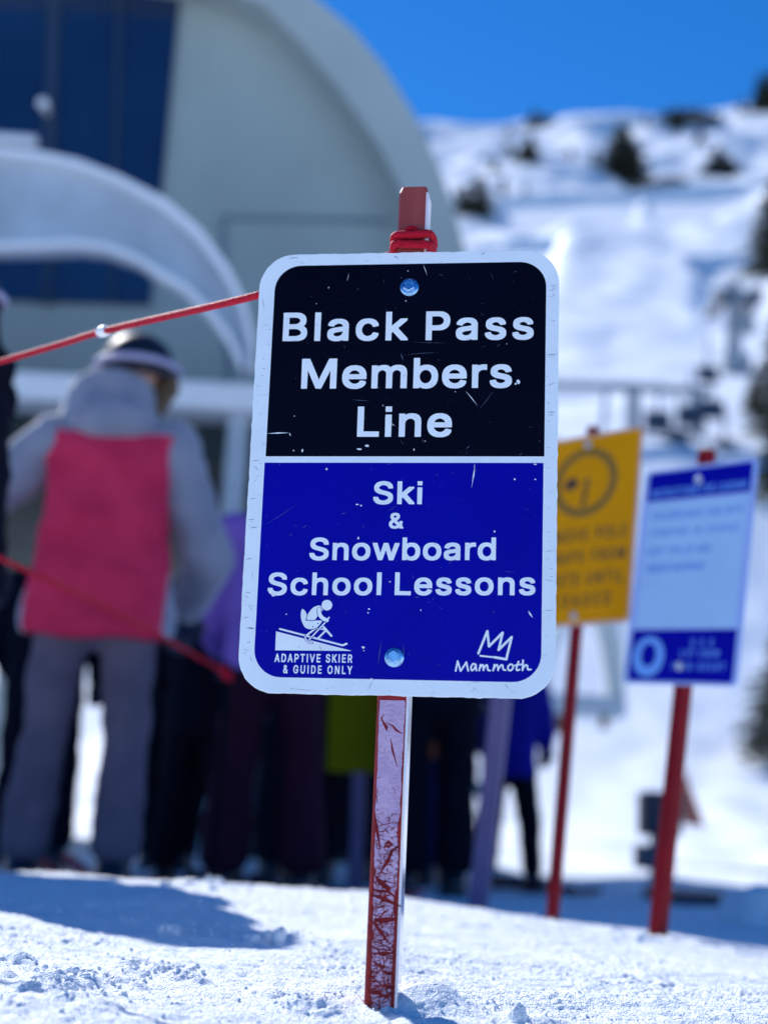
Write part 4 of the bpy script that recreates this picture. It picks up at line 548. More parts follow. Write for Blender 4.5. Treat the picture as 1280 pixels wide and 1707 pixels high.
for q in range(430):
    y_ = -330 - 178 * rs.random() ** .7; x_ = rs.uniform(-12, 9); l_ = rs.uniform(1.5, 8); t_ = rs.choice([0, .1, -.2, 1.4]) + rs.gauss(0, .25)
    scr([(x_, y_), (x_ + l_ * .5 * math.cos(t_), y_ - l_ * .5 * math.sin(t_) + rs.gauss(0, .4)), (min(12.5, x_ + l_ * math.cos(t_)), y_ - l_ * math.sin(t_))], rs.uniform(.25, 1.1))
for q in range(7): scr([(rs.uniform(-11, 9), -455 - q * 7 + rs.gauss(0, 2)) for _ in range(1)] + [(rs.uniform(-4, 12), -457 - q * 7 + rs.gauss(0, 3)) for _ in range(2)], rs.uniform(1, 2.6))
sc.build('paint_scratches', M['scratch_red'], po)['kind'] = 'stuff'

def bolt(L, a, b, c, parent, org, k=1.0, mt=None):
    """flanged hex bolt head facing along the sign's normal"""
    mt = mt or M['zinc']
    mb = MB(org); rings = [(10.2, 0), (10.2, .8), (9.4, 1.5), (7.6, 1.9)]
    vs = []; N = 36
    for r_, h in rings: vs += [L(a + k * r_ * math.cos(6.2832 * i / N), b + k * r_ * math.sin(6.2832 * i / N), c + h) for i in range(N)]
    mb.add(vs, [(q * N + i, q * N + (i + 1) % N, (q + 1) * N + (i + 1) % N, (q + 1) * N + i) for q in range(3) for i in range(N)] + [tuple(range(3 * N, 4 * N))])
    w = mb.build('washer', mt, parent, smooth=True)
    hb = MB(org); hexr = [(7.2, 1.9), (7.2, 6.6), (6.0, 7.7)]; vs = []
    for r_, h in hexr: vs += [L(a + k * r_ * math.cos(6.2832 * i / 6 + .52), b + k * r_ * math.sin(6.2832 * i / 6 + .52), c + h) for i in range(6)]
    hb.add(vs, [(q * 6 + i, q * 6 + (i + 1) % 6, (q + 1) * 6 + (i + 1) % 6, (q + 1) * 6 + i) for q in range(2) for i in range(6)] + [tuple(range(12, 18))])
    for t in (.6, 1.6, 2.7, 3.9, 5.1):
        ca, sa = math.cos(t), math.sin(t)
        hb.box((2.2, -.45, 7.65), (4.6, .45, 8.2), lambda x, y, z: L(a + k * (x * ca - y * sa), b + k * (x * sa + y * ca), c + z))
    h = hb.build('bolt', mt, parent)
    w.parent = h
    return h
bolt(L, 2.4, 187.1, .1, sign, org, .95); bolt(L, -.5, -188.4, .1, sign, org, .95)

# ------------------------------------------------------------------ ropes
def twist(pts, r, k=8, closed=False, step=.0016):
    """rope: a resampled path for a tube"""
    P_ = [Vector(p) for p in pts]; out = []; n = len(P_)
    rng_ = range(n) if closed else range(n - 1)
    for i in rng_:
        p0, p1, p2, p3 = (P_[(i - 1) % n], P_[i], P_[(i + 1) % n], P_[(i + 2) % n]) if closed else (P_[max(i - 1, 0)], P_[i], P_[i + 1], P_[min(i + 2, n - 1)])
        m = max(2, int((p2 - p1).length / step))
        for j in range(m):
            t = j / m; out.append(.5 * ((2 * p1) + (p2 - p0) * t + (2 * p0 - 5 * p1 + 4 * p2 - p3) * t * t + (3 * p1 - p0 - 3 * p2 + p3) * t ** 3))
    if not closed: out.append(P_[-1])
    return out
stake_b = Vector((-.80, 2.15, 0)); sg = ground(stake_b.x, stake_b.y)
rp = MB((0, 0, 0)); rr = 4.3
for bb, tl in ((243.0, 1.0), (232.6, -.8)):
    w = 15.2 + rr * .9; cx = 3.3
    lp = [(cx - w, -4), (cx - w + 4, rr * .6), (cx, rr * .9 - .5), (cx + w - 4, rr * .6), (cx + w, -4), (cx + w + 1, -18), (cx + w - 2, -34), (cx, -38), (cx - w + 2, -34), (cx - w - 1, -18)]
    rp.tube(twist([L(a, bb + tl * (a - cx) / w + .5 * math.sin(i * 2.1), c) for i, (a, c) in enumerate(lp)], 0, closed=True), .0043, 12, closed=True)
rp.tube(twist([L(-7, 240, -1), L(-3, 248.5, .4), L(3, 251.5, .6), L(8, 248.5, .4), L(12, 240, -1)], 0), .0024, 10)
a0 = L(-17, 232, -20); a1 = at(430, 492, 1.50); a2 = at(170, 553, 1.75); a3 = at(0, 603, 1.93)
a4 = Vector((stake_b.x + .014, stake_b.y, .80 + sg))
a4 = Vector((-1.42, 2.74, a3.z + .01)); stake_b = Vector((a4.x - .014, a4.y, 0)); sg = ground(stake_b.x, stake_b.y)
rp.tube(twist([a0, a1, a2, a3, a4], 0, step=.01), .0042, 12)
ro = rp.build('rope', M['rope'], smooth=True); tag(ro, 'red rope wrapped twice round the top of the scratched red post and running off left', 'rope')
tp = MB(); 
for i in range(1): tp.cap(at(170, 553.3, 1.75), .0074, at(176, 551.7, 1.746), .0074)
tpo = fuse(tp, 'tape', M['tape'], ro, .0015, 2, .0006, 200)

SIGNPOSTS = {}
def square_post(name, base_p, top_p, w, material, parent, org, bevel=.003):
    base_p, top_p = Vector(base_p), Vector(top_p); ax = (top_p - base_p).normalized()
    u = Vector((1, -.2, 0)); u = (u - ax * u.dot(ax)).normalized(); v = ax.cross(u)
    mb = MB(org); q = [(-1, -1), (1, -1), (1, 1), (-1, 1)]
    mb.prism([base_p + (u * a + v * b) * w / 2 for a, b in q], [top_p + (u * a + v * b) * w / 2 for a, b in q]); return mb.build(name, material, parent, bevel=bevel)
st = empty('stake', (stake_b.x, stake_b.y, sg), 'red rope stake standing left of the sign at the end of the upper rope', 'stake')
square_post('post', (stake_b.x, stake_b.y, sg - .1), (stake_b.x, stake_b.y, a4.z + .07), .028, M['dark_red'], st, st.location)
kb = at(378, 1122, 4.2)
st2 = empty('stake', (kb.x, kb.y, ground(kb.x, kb.y)), 'thin dark stake right of the pink jacket where the lower rope ends', 'stake')
square_post('post', (kb.x, kb.y + .02, ground(kb.x, kb.y) - .1), (kb.x, kb.y + .02, kb.z + .03), .018, M['matte_black'], st2, st2.location)
r2 = MB(); m0 = at(0, 930, 2.95); m1 = at(150, 1000, 3.35); m2 = at(270, 1062, 3.8)
s0 = m0 + (m0 - m1) * .32
r2.tube(twist([s0, m0, m1, m2, kb], 0, step=.02), .0055, 12)
r2.cap(kb + Vector((-.008, -.02, .006)), .014, kb + Vector((.008, -.02, -.012)), .013)
st3 = empty('stake', (s0.x, s0.y, ground(s0.x, s0.y)), 'red rope stake beside the plaid trousers at the start of the lower rope', 'stake')
square_post('post', (s0.x, s0.y + .02, ground(s0.x, s0.y) - .1), (s0.x, s0.y + .02, s0.z + .08), .028, M['dark_red'], st3, st3.location)
r2o = r2.build('rope', M['rope'], smooth=True); tag(r2o, 'thick red rope slanting down across the hem of the pink jacket', 'rope')

# ------------------------------------------------------------------ the two signs at the right
def panel_sign(label, c, xa, ya, W, H, faces, post_mat, post_w, bot=1.0, top=60, px=0, group=None, name='sign_post', edge='orange_edge'):
    c = Vector(c); Lm = plane_map(c, xa, ya); ya = Vector(ya).normalized()
    t = (c.z - ground(c.x, c.y)) / ya.z; b = Lm(px, -t * 1000, -18); org = Vector((b.x, b.y, ground(b.x, b.y)))
    rt = empty(name, org, label, 'sign', group)
    mb = MB(org); w = post_w / 2; q = [(-w, -2.5), (w, -2.5), (w, -2.5 - post_w), (-w, -2.5 - post_w)]
    mb.prism([Lm(px + a, -t * 1000 - 150, d) for a, d in q], [Lm(px + a, H / 2 + top, d) for a, d in q]); mb.build('post', post_mat, rt, bevel=.003)
    pn = slab('sign_panel', rrect(-W / 2, -H / 2, W / 2, H / 2, 14, 6), Lm, -2, 0, M[edge], rt, org, .0006)
    return rt, pn, Lm, org
rt, pn, Lo, og = panel_sign('amber sign with a dark ring and blurred lettering, half hidden behind the main sign', (.452, 3.317, .855), (.713, -.701, 0), (.060, .073, .994), 305, 457, None, M['dark_red'], 22, top=24)
fill_obj('amber_field', [rrect(-145, -221, 146, 222, 10, 5)], Lo, .15, M['orange_sheet'], pn, og)
ring = [[(0 + 92 * math.cos(t * .1309), 112 + 84 * math.sin(t * .1309)) for t in range(48)], [(70 * math.cos(t * .1309), 112 + 64 * math.sin(t * .1309)) for t in range(48)]]
fill_obj('ring_symbol', ring, Lo, .3, M['ring_print'], pn, og)
fill_obj('pole_symbol', [[(-6, 52), (4, 52), (14, 120), (2, 124)], [(-62, 108), (-46, 128), (-26, 126), (-16, 108), (-30, 98), (-52, 98)]], Lo, .3, M['dark_print'], pn, og)
for s, y, x0, x1 in (('REMOVE POLE', -30, -118, 128), ('STRAPS FROM', -82, -118, 128), ('WRISTS UNTIL', -134, -122, 126), ('LOADED', -184, -60, 96)):
    fill_obj('lettering', run_text('B', s, x0, y, x1, y, 30), Lo, .3, M['dark_print'], pn, og)
bolt(Lo, 0, 205, .1, rt, og, .9, M['alu']); bolt(Lo, 0, -205, .1, rt, og, .9, M['alu'])
rt, pn, Lb, og = panel_sign('pale blue notice sign with royal blue header and footer on a red post at right', (.626, 2.965, .701), (.586, -.807, -.068), (.089, -.02, .996), 305, 457, None, M['dark_red'], 28, px=0, top=36, edge='pale_edge')
fill_obj('header_band', [rrect(-140, 160, 140, 222, 9, 5, (1, 1, 0, 0))], Lb, .15, M['blue_sheet'], pn, og)
fill_obj('message_field', [[(-133, -112), (133, -112), (133, 154), (-133, 154)]], Lb, .15, M['pale_blue'], pn, og)
fill_obj('footer_band', [rrect(-140, -222, 140, -116, 9, 5, (0, 0, 1, 1))], Lb, .15, M['blue_sheet'], pn, og)
fill_obj('lettering', run_text('B', 'INSTRUCTIONS FOR LOADING', -130, 168, 130, 168, 17), Lb, .3, M['light_blue'], pn, og)
for s, y, x0, x1 in (('CHILDREN MUST RIDE WITH', 118, -118, 124), ('SOMEONE IN CHARGE', 82, -118, 118), ('KEEP TIPS UP AND', 42, -122, 50), ('REMOVE BACKPACK', 6, -118, 38)):
    fill_obj('lettering', run_text('B', s, x0, y, x1, y, 17), Lb, .3, M['blue_print'], pn, og)
fill_obj('footer_ring', [[(-88 + 44 * math.cos(t * .1309), -172 + 42 * math.sin(t * .1309)) for t in range(48)], [(-88 + 21 * math.cos(t * .1309), -168 + 24 * math.sin(t * .1309)) for t in range(48)]], Lb, .3, M['light_blue'], pn, og)
for s, y, x0, x1 in (('SEE', -150, 25, 82), ('LIFT CREW', -172, 0, 100), ('IF IN DOUBT', -198, -20, 118)):
    fill_obj('lettering', run_text('B', s, x0, y, x1, y, 15), Lb, .3, M['light_blue'], pn, og)
bolt(Lb, 0, 196, .1, rt, og, .9, M['alu']); bolt(Lb, 0, -190, .1, rt, og, .9, M['alu'])
# small yellow green sign far behind the main post and its lilac post
c = at(603, 1195, 6.5); cy = at(600, 1460, 6.5)
rt, pn, Ly, og = panel_sign('small yellow green sign on a lilac post, seen below the main sign among the crowd', (c.x, c.y, c.z), (1, -.05, .02), (.05, 0, 1), 290, 480, None, M['lilac'], 56, px=-4, top=20, edge='yellow_green')
fill_obj('message_field', [rrect(-132, -226, 132, 226, 10, 5)], Ly, .2, M['yellow_green'], pn, og)
# leaning lilac pole
pb, ptp = at(796, 1492, 4.0), at(852, 1010, 4.0); pz = ground(pb.x, 4.0)
lp = empty('marker_post', (pb.x, pb.y, pz), 'leaning lilac post with no sign showing, beside the blue jacket', 'post')
square_post('post', (pb.x - .012, pb.y, pz - .15), ptp, .05, M['lilac'], lp, lp.location)

# ------------------------------------------------------------------ people
def limb(mb, pts, rs_, sq=1.0):
    for i in range(len(pts) - 1): mb.cap(pts[i], rs_[i], pts[i + 1], rs_[i + 1], sq)

def glove(mb, w, d, r=1.0):
    """hand: palm, four curled fingers and a thumb; w wrist, d direction"""
    w, d = Vector(w), Vector(d).normalized(); s = d.cross(Vector((0, 0, 1)))
    s = (s if s.length > .1 else Vector((1, 0, 0))).normalized(); n = s.cross(d)
    k = w + d * .085
    for i in (-1.5, -.5, .5, 1.5): mb.cap(w + s * i * .012, .017 * r, k + s * i * .02, .017 * r, k=10)
    for i, ln in zip((-1.5, -.5, .5, 1.5), (.055, .068, .064, .05)):
        a = k + s * i * .022; b_ = a + d * ln * .6 + n * -.012; c_ = b_ + d * ln * .35 + n * -.035
        mb.cap(a, .013 * r, b_, .012 * r, k=8); mb.cap(b_, .012 * r, c_, .010 * r, k=8)
    a = w + s * .030 + d * .02; b_ = a + s * .030 + d * .035 - n * .01; mb.cap(a, .015 * r, b_, .013 * r, k=8); mb.cap(b_, .013 * r, b_ + d * .028 - n * .02, .011 * r, k=8)

def person(label, x, y, rz, H, o, group=None):
    """o: pose and outfit. Local frame: +y is where the figure faces, feet at z 0, built 1.75 m tall then scaled to H"""
    z = ground(x, y) - .01; k = H / 1.75
    root = empty('person', (x, y, z), label, 'person', group, R(rz)); root.scale = (k, k, k)
    st_ = o.get('stance', .13); hip = Vector((0, o.get('hipy', 0), .93 - o.get('crouch', 0))); lean = o.get('lean', .03)
    chest = hip + Vector((o.get('side', 0), lean, .40)); neck = chest + Vector((0, lean * .4, .17)); head = neck + Vector((o.get('hx', 0), o.get('hy', .03), .15))
    sh = [chest + Vector((s * .185, 0, .085)) for s in (-1, 1)]
    el = [chest + Vector(o.get('elL', (-.27, .02, -.20))), chest + Vector(o.get('elR', (.27, .02, -.20)))]
    hd = [chest + Vector(o.get('haL', (-.22, .22, -.34))), chest + Vector(o.get('haR', (.22, .22, -.34)))]
    ft = [Vector((-st_ + o.get('fx', 0), o.get('fyL', 0), .10)), Vector((st_ + o.get('fx', 0), o.get('fyR', 0), .10))]
    kn = [(hip + Vector((s * .095, 0, -.02)) + f) / 2 + Vector((s * .01, .05 + o.get('crouch', 0) * .6, 0)) for s, f in zip((-1, 1), ft)]
    b = MB()
    b.cap(hip + Vector((0, 0, -.02)), .135, hip + Vector((0, .01, .12)), .12, .75); b.cap(hip + Vector((0, .01, .12)), .12, chest, .15, .7)
    for s in sh: b.cap(chest + Vector((0, 0, .04)), .10, s, .065)
    b.cap(chest + Vector((0, 0, .06)), .08, neck, .055); b.cap(neck, .055, head - Vector((0, 0, .05)), .055)
    b.cap(head + Vector((0, -.012, .03)), .088, head + Vector((0, .012, -.055)), .062)
    b.cap(head + Vector((0, .070, .0)), .014, head + Vector((0, .092, -.025)), .015)            # nose
    b.cap(head + Vector((-.035, .070, .03)), .016, head + Vector((.035, .070, .03)), .016)        # brow
    b.cap(head + Vector((-.02, .068, -.062)), .012, head + Vector((.02, .068, -.062)), .012)      # mouth
    for s in (-1, 1): b.cap(head + Vector((s * .085, -.01, .015)), .016, head + Vector((s * .085, -.005, -.02)), .012)
    for i in (0, 1):
        limb(b, [sh[i], el[i], hd[i]], [.052, .042, .030]); limb(b, [hip + Vector(((-.09, .09)[i], 0, -.03)), kn[i], ft[i]], [.088, .062, .045])
        b.cap(ft[i], .045, ft[i] + Vector((0, .13, -.055)), .035)
    for i in (0, 1): glove(b, hd[i], (hd[i] - el[i]).normalized() * .6 + Vector((0, .1, -.25)), .8)
    bo = fuse(b, 'body', M['skin'], root, .012, 5)
    fl_ = o.get('flare', .082)
    t = MB(); t.cap(hip + Vector((0, 0, -.02)), .165, hip + Vector((0, 0, .13)), .145, .8)
    for i in (0, 1):
        hp = hip + Vector(((-.095, .095)[i], 0, -.05)); limb(t, [hp, kn[i], ft[i] + Vector((0, -.005, .075))], [o.get('thigh', .108), o.get('knee', .084), fl_])
    tr = fuse(t, 'trousers', o['trousers'], root, .014, 7, .012, 5)
    j = MB(); hem = o.get('hem', .80) - o.get('crouch', 0); hw = o.get('hemw', .195)
    NR = 28; ringv = []
    prof = [(hem, hw, .145), (hem + .06, hw + .004, .15), (hem + .22, (hw + .19) / 2, .14), (chest.z - .12, .192, .14), (chest.z - .02, .202, .14), (chest.z + .07, .196, .13), (chest.z + .13, .14, .105)]
    for zz_, a_, b__ in prof:
        f_ = (zz_ - hem) / (chest.z - hem); cx_, cy_ = hip.x + (chest.x - hip.x) * f_, hip.y + (chest.y - hip.y) * f_ - .008
        for q_ in range(NR):
            th = 6.2832 * q_ / NR; ca, sa = math.cos(th), math.sin(th); e_ = .72
            ringv.append((cx_ + a_ * math.copysign(abs(ca) ** e_, ca), cy_ + b__ * math.copysign(abs(sa) ** e_, sa), zz_ + (.012 * sa if zz_ == hem else 0)))
    j.add(ringv, [(i * NR + q_, i * NR + (q_ + 1) % NR, (i + 1) * NR + (q_ + 1) % NR, (i + 1) * NR + q_) for i in range(len(prof) - 1) for q_ in range(NR)] + [tuple(range(NR - 1, -1, -1)), tuple(range((len(prof) - 1) * NR, len(prof) * NR))])
    for s in sh: j.cap(chest + Vector((0, -.005, .055)), .118, s + Vector((0, 0, -.01)), .092)
    j.cap(chest + Vector((0, 0, .1)), .11, neck + Vector((0, -.005, .03)), .082)
    slv = MB() if o.get('split') else j
    for i in (0, 1): limb(slv, [sh[i], el[i], hd[i] - (hd[i] - el[i]).normalized() * .02], [.096, .083, .062])
    jo = fuse(j, 'jacket', o['jacket'], root, .014, 7, .014, 5)
    if o.get('split'):                       # colour-blocked back: contrast panel below the yoke, hem trimmed flat
        for i in (0, 1):
            sm_ = MB(); limb(sm_, [sh[i], el[i], hd[i] - (hd[i] - el[i]).normalized() * .02], [.090, .078, .062]); fuse(sm_, 'sleeve', o['jacket'][1], root, .013, 7, .014, 6)
        me = jo.data; yk = chest.z + o.get('yoke', .06)
        for p in me.polygons:
            c_ = p.center; p.material_index = 0 if (c_.z < yk and abs(c_.x - chest.x * 1) < .215) else 1
    if o.get('hood'):
        h = MB()
        for a in range(-4, 5):
            t0 = a * .36; cx_, cy_ = math.sin(t0) * .105, -math.cos(t0) * .085
            h.cap(neck + Vector((cx_ * 1.1 - .02, cy_, -.02)), .062, neck + Vector((cx_ * .98 - .02, cy_, .05 + .05 * math.cos(t0))), .05)
        h.cap(neck + Vector((-.05, -.10, -.03)), .075, neck + Vector((.05, -.10, -.03)), .075)
        fuse(h, 'hood', o['hood'], root, .013, 7, .012, 7)
    for i in (0, 1):
        g = MB(); glove(g, hd[i], (hd[i] - el[i]).normalized() * .6 + Vector((0, .1, -.25)), 1.15); fuse(g, 'glove', M['dark_box'], root, .007, 3)
    for i in (0, 1):
        bt = MB(); f = ft[i]; bt.cap(f + Vector((0, .01, .12)), .052, f + Vector((0, -.005, -.02)), .055); bt.cap(f + Vector((0, -.03, -.04)), .055, f + Vector((0, .15, -.045)), .05)
        bt.box((f.x - .05, f.y - .10, 0), (f.x + .05, f.y + .21, .03)); fuse(bt, 'boot', o.get('boots', BOOT), root, .011, 4)
    if o.get('helmet'):
        hm = MB(); N = 24; vs = []; fs = []; rg = 11
        for i in range(rg):
            ph = math.pi * .5 - i * (math.pi * .60) / (rg - 1)
            for q_ in range(N):
                th = 6.2832 * q_ / N; fr = math.sin(th)
                lo = ph if fr < .3 else max(ph, -.05)
                vs.append(head + Vector((.125 * math.cos(lo) * math.cos(th), -.012 + .145 * math.cos(lo) * math.sin(th), .03 + .125 * math.sin(lo))))
        fs = [(i * N + q_, i * N + (q_ + 1) % N, (i + 1) * N + (q_ + 1) % N, (i + 1) * N + q_) for i in range(rg - 1) for q_ in range(N)]
        hm.add(vs, fs); ho = hm.build('helmet', o['helmet'], root, smooth=True)
        sd = ho.modifiers.new('s', 'SOLIDIFY'); sd.thickness = .012; sd.offset = -1; bake(ho)
        gg = MB(); gp = [head + Vector((.133 * math.cos(t * .2618), -.012 + .150 * math.sin(t * .2618), .035)) for t in range(24)]
        gg.tube(gp, .012, 8, closed=True); gb = gg.build('goggle_strap', o.get('strap', M['dark_box']), ho, smooth=True)
        g2 = MB(); g2.cap(head + Vector((-.05, .105, .02)), .038, head + Vector((.05, .105, .02)), .038, .7); g2.build('goggles', o.get('lens', M['glass']), root, smooth=True)
    elif o.get('hat'):
        hm = MB(); hm.cap(head + Vector((0, -.01, .05)), .108, head + Vector((0, -.012, .10)), .085); fuse(hm, 'beanie', o['hat'], root, .01, 4, .004, 20)
    if o.get('hair'):
        hr = MB(); hx_ = o.get('hairx', 0)
        for a in (0, 1): hr.cap(head + Vector((.06 + a * .02 + hx_, -.03, -.02)), .028, neck + Vector((.08 + a * .02 + hx_, -.05, .02)), .02)
        fuse(hr, 'hair', o['hair'], root, .008, 3, .008, 30)
    return root

BOOT = mat('black_ski_boot', (.012, .014, .03), .35, .5, var=.3)
C = {}
C['pink'] = cloth('raspberry_fabric', (.68, .036, .10), (.58, .026, .08)); C['grey'] = cloth('heather_grey_fabric', (.27, .285, .35), (.21, .225, .29))
_p = C['grey'].node_tree.nodes['Principled BSDF']; _p.inputs['Sheen Weight'].default_value = .7; _p.inputs['Sheen Roughness'].default_value = .4  # sheen added to imitate the sunlit rim on the grey cloth
C['lav'] = cloth('lavender_grey_trousers', (.15, .125, .17), (.11, .095, .135)); C['black'] = cloth('black_fabric', (.004, .005, .014)); C['navy'] = cloth('navy_fabric', (.006, .010, .05))
C['purple'] = cloth('lilac_fabric', (.30, .17, .60), (.25, .14, .52)); C['maroon'] = cloth('dark_maroon_trousers', (.030, .008, .022)); C['plaid'] = cloth('dark_red_plaid', (.10, .006, .012), (.012, .008, .02))
C['blue'] = cloth('royal_blue_fabric', (.008, .012, .28)); C['teal'] = cloth('teal_fabric', (.025, .085, .15)); C['rust'] = cloth('rust_fabric', (.20, .06, .02), (.12, .03, .03)); C['white'] = cloth('white_fabric', (.75, .76, .78)); C['coral'] = cloth('coral_fabric', (.75, .12, .12))
C['hair'] = mat('brown_hair', (.16, .09, .04), .6, .4, var=.4, scale=40)
HB = mat('black_helmet_shell', (.010, .012, .025), .5, .3); HW = mat('pale_helmet_strap', (.40, .38, .55), .5)

def wx(px, y, pz=1450): p = at(px, pz, y); return p.x
person('person from behind in a raspberry pink and grey jacket, lavender grey trousers and black helmet', wx(124, 4.6), 4.6, 2, 1.76,
       dict(jacket=[C['pink'], C['grey']], split=True, yoke=.10, trousers=C['lav'], hood=C['grey'], helmet=HB, strap=HW, hair=C['hair'], hairx=.035, fx=-.02, stance=.135, thigh=.10, knee=.072, flare=.078, hem=.785, hemw=.238, hx=.045, hy=.05, lean=.03,
            elL=(-.46, .03, -.18), elR=(.325, .04, -.27), haL=(-.42, .27, -.28), haR=(.25, .24, -.40)))
P2 = person('person in black jacket and dark red plaid trousers cut by the left edge', at(-52, 560, 3.3).x, 3.3, 74, 1.38,
       dict(jacket=C['black'], trousers=C['plaid'], helmet=HB, strap=HW, hood=C['black'], stance=.13, elR=(.26, .12, -.18), haR=(.20, .34, -.10)))
person('short person in black jacket and trousers just right of the pink jacket', wx(318, 5.7), 5.7, -8, 1.26,
       dict(jacket=C['black'], trousers=C['black'], helmet=HB, stance=.15, hy=.08, lean=.08))
person('person in lilac jacket and dark maroon trousers mostly hidden by the nearest sign', wx(436, 5.3), 5.3, 4, 1.58,
       dict(jacket=C['purple'], trousers=C['maroon'], helmet=HB, stance=.15, hem=.87, hemw=.20, flare=.10, elL=(-.27, .06, -.26)))
person('person in dark navy clothes hidden behind the main sign, legs left of its post', wx(545, 7.2), 7.2, -5, 1.74, dict(jacket=C['navy'], trousers=C['black'], helmet=HB, stance=.15))
person('person in navy jacket and black trousers standing left of the small yellow green sign', wx(430, 7.6), 7.6, 10, 1.72, dict(jacket=C['navy'], trousers=C['black'], helmet=HB, stance=.15))
person('person in black far back directly below the lower left corner of the nearest sign', wx(492, 6.7), 6.7, 0, 1.70, dict(jacket=C['black'], trousers=C['black'], helmet=HB, stance=.12))
person('person in navy trousers farther back, filling the gap beside the yellow green sign', wx(590, 8.6), 8.6, 0, 1.75, dict(jacket=C['navy'], trousers=C['navy'], helmet=HB, stance=.15))
person('person in black behind the gap between the pink jacket and the short black clad one', wx(272, 7.8), 7.8, 0, 1.5, dict(jacket=C['black'], trousers=C['black'], helmet=HB, stance=.10))
person('person in rust brown jacket behind the main post', wx(664, 7.4), 7.4, 0, 1.66, dict(jacket=C['rust'], trousers=C['navy'], hat=C['rust'], stance=.14, hem=.66, elR=(.24, .0, -.24), haR=(.24, .08, -.46)))
person('person in black jacket and trousers right of the main post', wx(716, 6.3), 6.3, 6, 1.66, dict(jacket=C['black'], trousers=C['black'], helmet=HB, stance=.11, flare=.09, elR=(.22, .02, -.28), haR=(.20, .16, -.42), elL=(-.22, .02, -.28), haL=(-.18, .16, -.42)))
person('short person in royal blue jacket and black trousers beside the leaning lilac post', wx(842, 7.6), 7.6, -15, 1.24,
       dict(jacket=C['blue'], trousers=C['black'], helmet=HB, stance=.16, fx=.03, elR=(.24, .05, -.20), haR=(.22, .2, -.30), flare=.07))
person('small teal clad person crouching far off on the snow behind the crowd', wx(772, 23, 1410), 23, 170, 1.45, dict(jacket=C['teal'], trousers=C['black'], helmet=HB, stance=.22, crouch=.25, elR=(.42, .1, -.26), elL=(-.42, .1, -.26), haL=(-.35, .3, -.4), haR=(.35, .3, -.4)))
person('person in black farther back between the pink jacket and the plaid trousers', wx(45, 6.9), 6.9, 0, 1.60, dict(jacket=C['black'], trousers=C['black'], helmet=HB, stance=.13))
person('person in dark navy far behind between the pink jacket and the lilac jacket', wx(345, 8.3), 8.3, 0, 1.25, dict(jacket=C['navy'], trousers=C['black'], helmet=HB, stance=.16))

def ski(px, y, rz, ln, material, label):
    x = wx(px, y); z = ground(x, y); c, s = math.cos(R(rz)), math.sin(R(rz))
    mb = MB((x, y, z)); n = 16; vs = []
    for i in range(n + 1):
        t = i / n; a = (t - .42) * ln; w = .038 + .014 * (2 * t - 1) ** 2; up = .075 * max(0, (t - .88) / .12) ** 2 + .02 * max(0, (.06 - t) / .06)
        if t > .97: w *= .6
        for u, h in ((-w, .004), (w, .004), (w, .022), (-w, .022)): vs.append((x + a * s * -1 + u * c, y + a * c + u * s, z + up + h + .012))
    fs = [(i * 4 + j, i * 4 + (j + 1) % 4, i * 4 + 4 + (j + 1) % 4, i * 4 + 4 + j) for i in range(n) for j in range(4)] + [(0, 1, 2, 3), (n * 4 + 3, n * 4 + 2, n * 4 + 1, n * 4)]
    mb.add(vs, fs); o_ = mb.build('ski', material, bevel=.002); tag(o_, label, 'ski')
    for dy in (-.10, .14):
        bd = MB((x, y, z)); bd.box((-.035, dy - .05, .034), (.035, dy + .05, .075), lambda a, b_, h: (x + a * c - b_ * s, y + a * s + b_ * c, z + h))
        bd.build('binding', M['dark_box'], o_, bevel=.008)
    return o_
SR = mat('crimson_ski', (.50, .008, .05), .3, .5, var=.2); SD = mat('dark_red_ski', (.16, .005, .01), .3, .5)
ski(395, 5.6, 82, 1.35, SR, 'crimson ski lying crosswise at the feet of the lilac jacket')
ski(450, 5.35, 80, 1.30, SR, 'crimson ski nearest the camera, crosswise below the main sign')
ski(832, 7.5, 35, 1.2, SD, 'dark red ski under the left boot of the blue jacket'); ski(872, 7.45, 35, 1.2, SD, 'dark red ski under the right boot of the blue jacket')

# ------------------------------------------------------------------ lift terminal
B0 = Vector((0, 11, 0))
term = empty('lift_terminal', (-3.5, 12, -.1), 'large grey arched lift terminal with dark blue glass raised on posts at upper left', 'building')
OR = Vector((-3.5, 12, -.1))
def pz(px, py, y): return at(px, py, y)
outer = [(800, 600), (788, 500), (775, 415), (758, 355), (740, 300), (716, 242), (690, 190), (640, 110), (588, 48), (530, 0), (450, -55), (350, -92), (230, -114), (80, -126), (-100, -130)]
inner = [(722, 600), (712, 500), (700, 420), (684, 360), (664, 305), (640, 255), (600, 195), (560, 140), (500, 70), (440, 10), (360, -28), (250, -50), (120, -62), (0, -67), (-100, -69)]
YF = 10.6
def arch(pxs, y):
    P_ = [at(a, b, y) for a, b in pxs]; cx = P_[-1].x; P_[0] = Vector((P_[0].x, y, 3.12)); 
    return P_ + [Vector((2 * cx - p.x, y, p.z)) for p in reversed(P_[:-1])]
AO, AI = arch(outer, YF), arch(inner, YF)
n = len(AO); fa = MB(OR); DEP = Vector((0, 6.2, 0))
vs = AO + AI + [p + Vector((.0, .45, 0)) for p in AI] + [p + DEP for p in AO] + [p + DEP for p in AI]
q4 = lambda a, b: [(a * n + i, a * n + i + 1, b * n + i + 1, b * n + i) for i in range(n - 1)]
fa.add(vs, q4(0, 1) + q4(1, 2) + q4(0, 3) + q4(3, 4) + q4(2, 4)); fa.build('arched_shell', M['fascia'], term, smooth=False)
wl_ = MB(OR); fr = [p + Vector((0, .40, 0)) for p in AI]; wl_.prism(fr, [p + Vector((0, 1.2, 0)) for p in fr]); wl_.build('wall', M['wall'], term)
YW = YF + .40
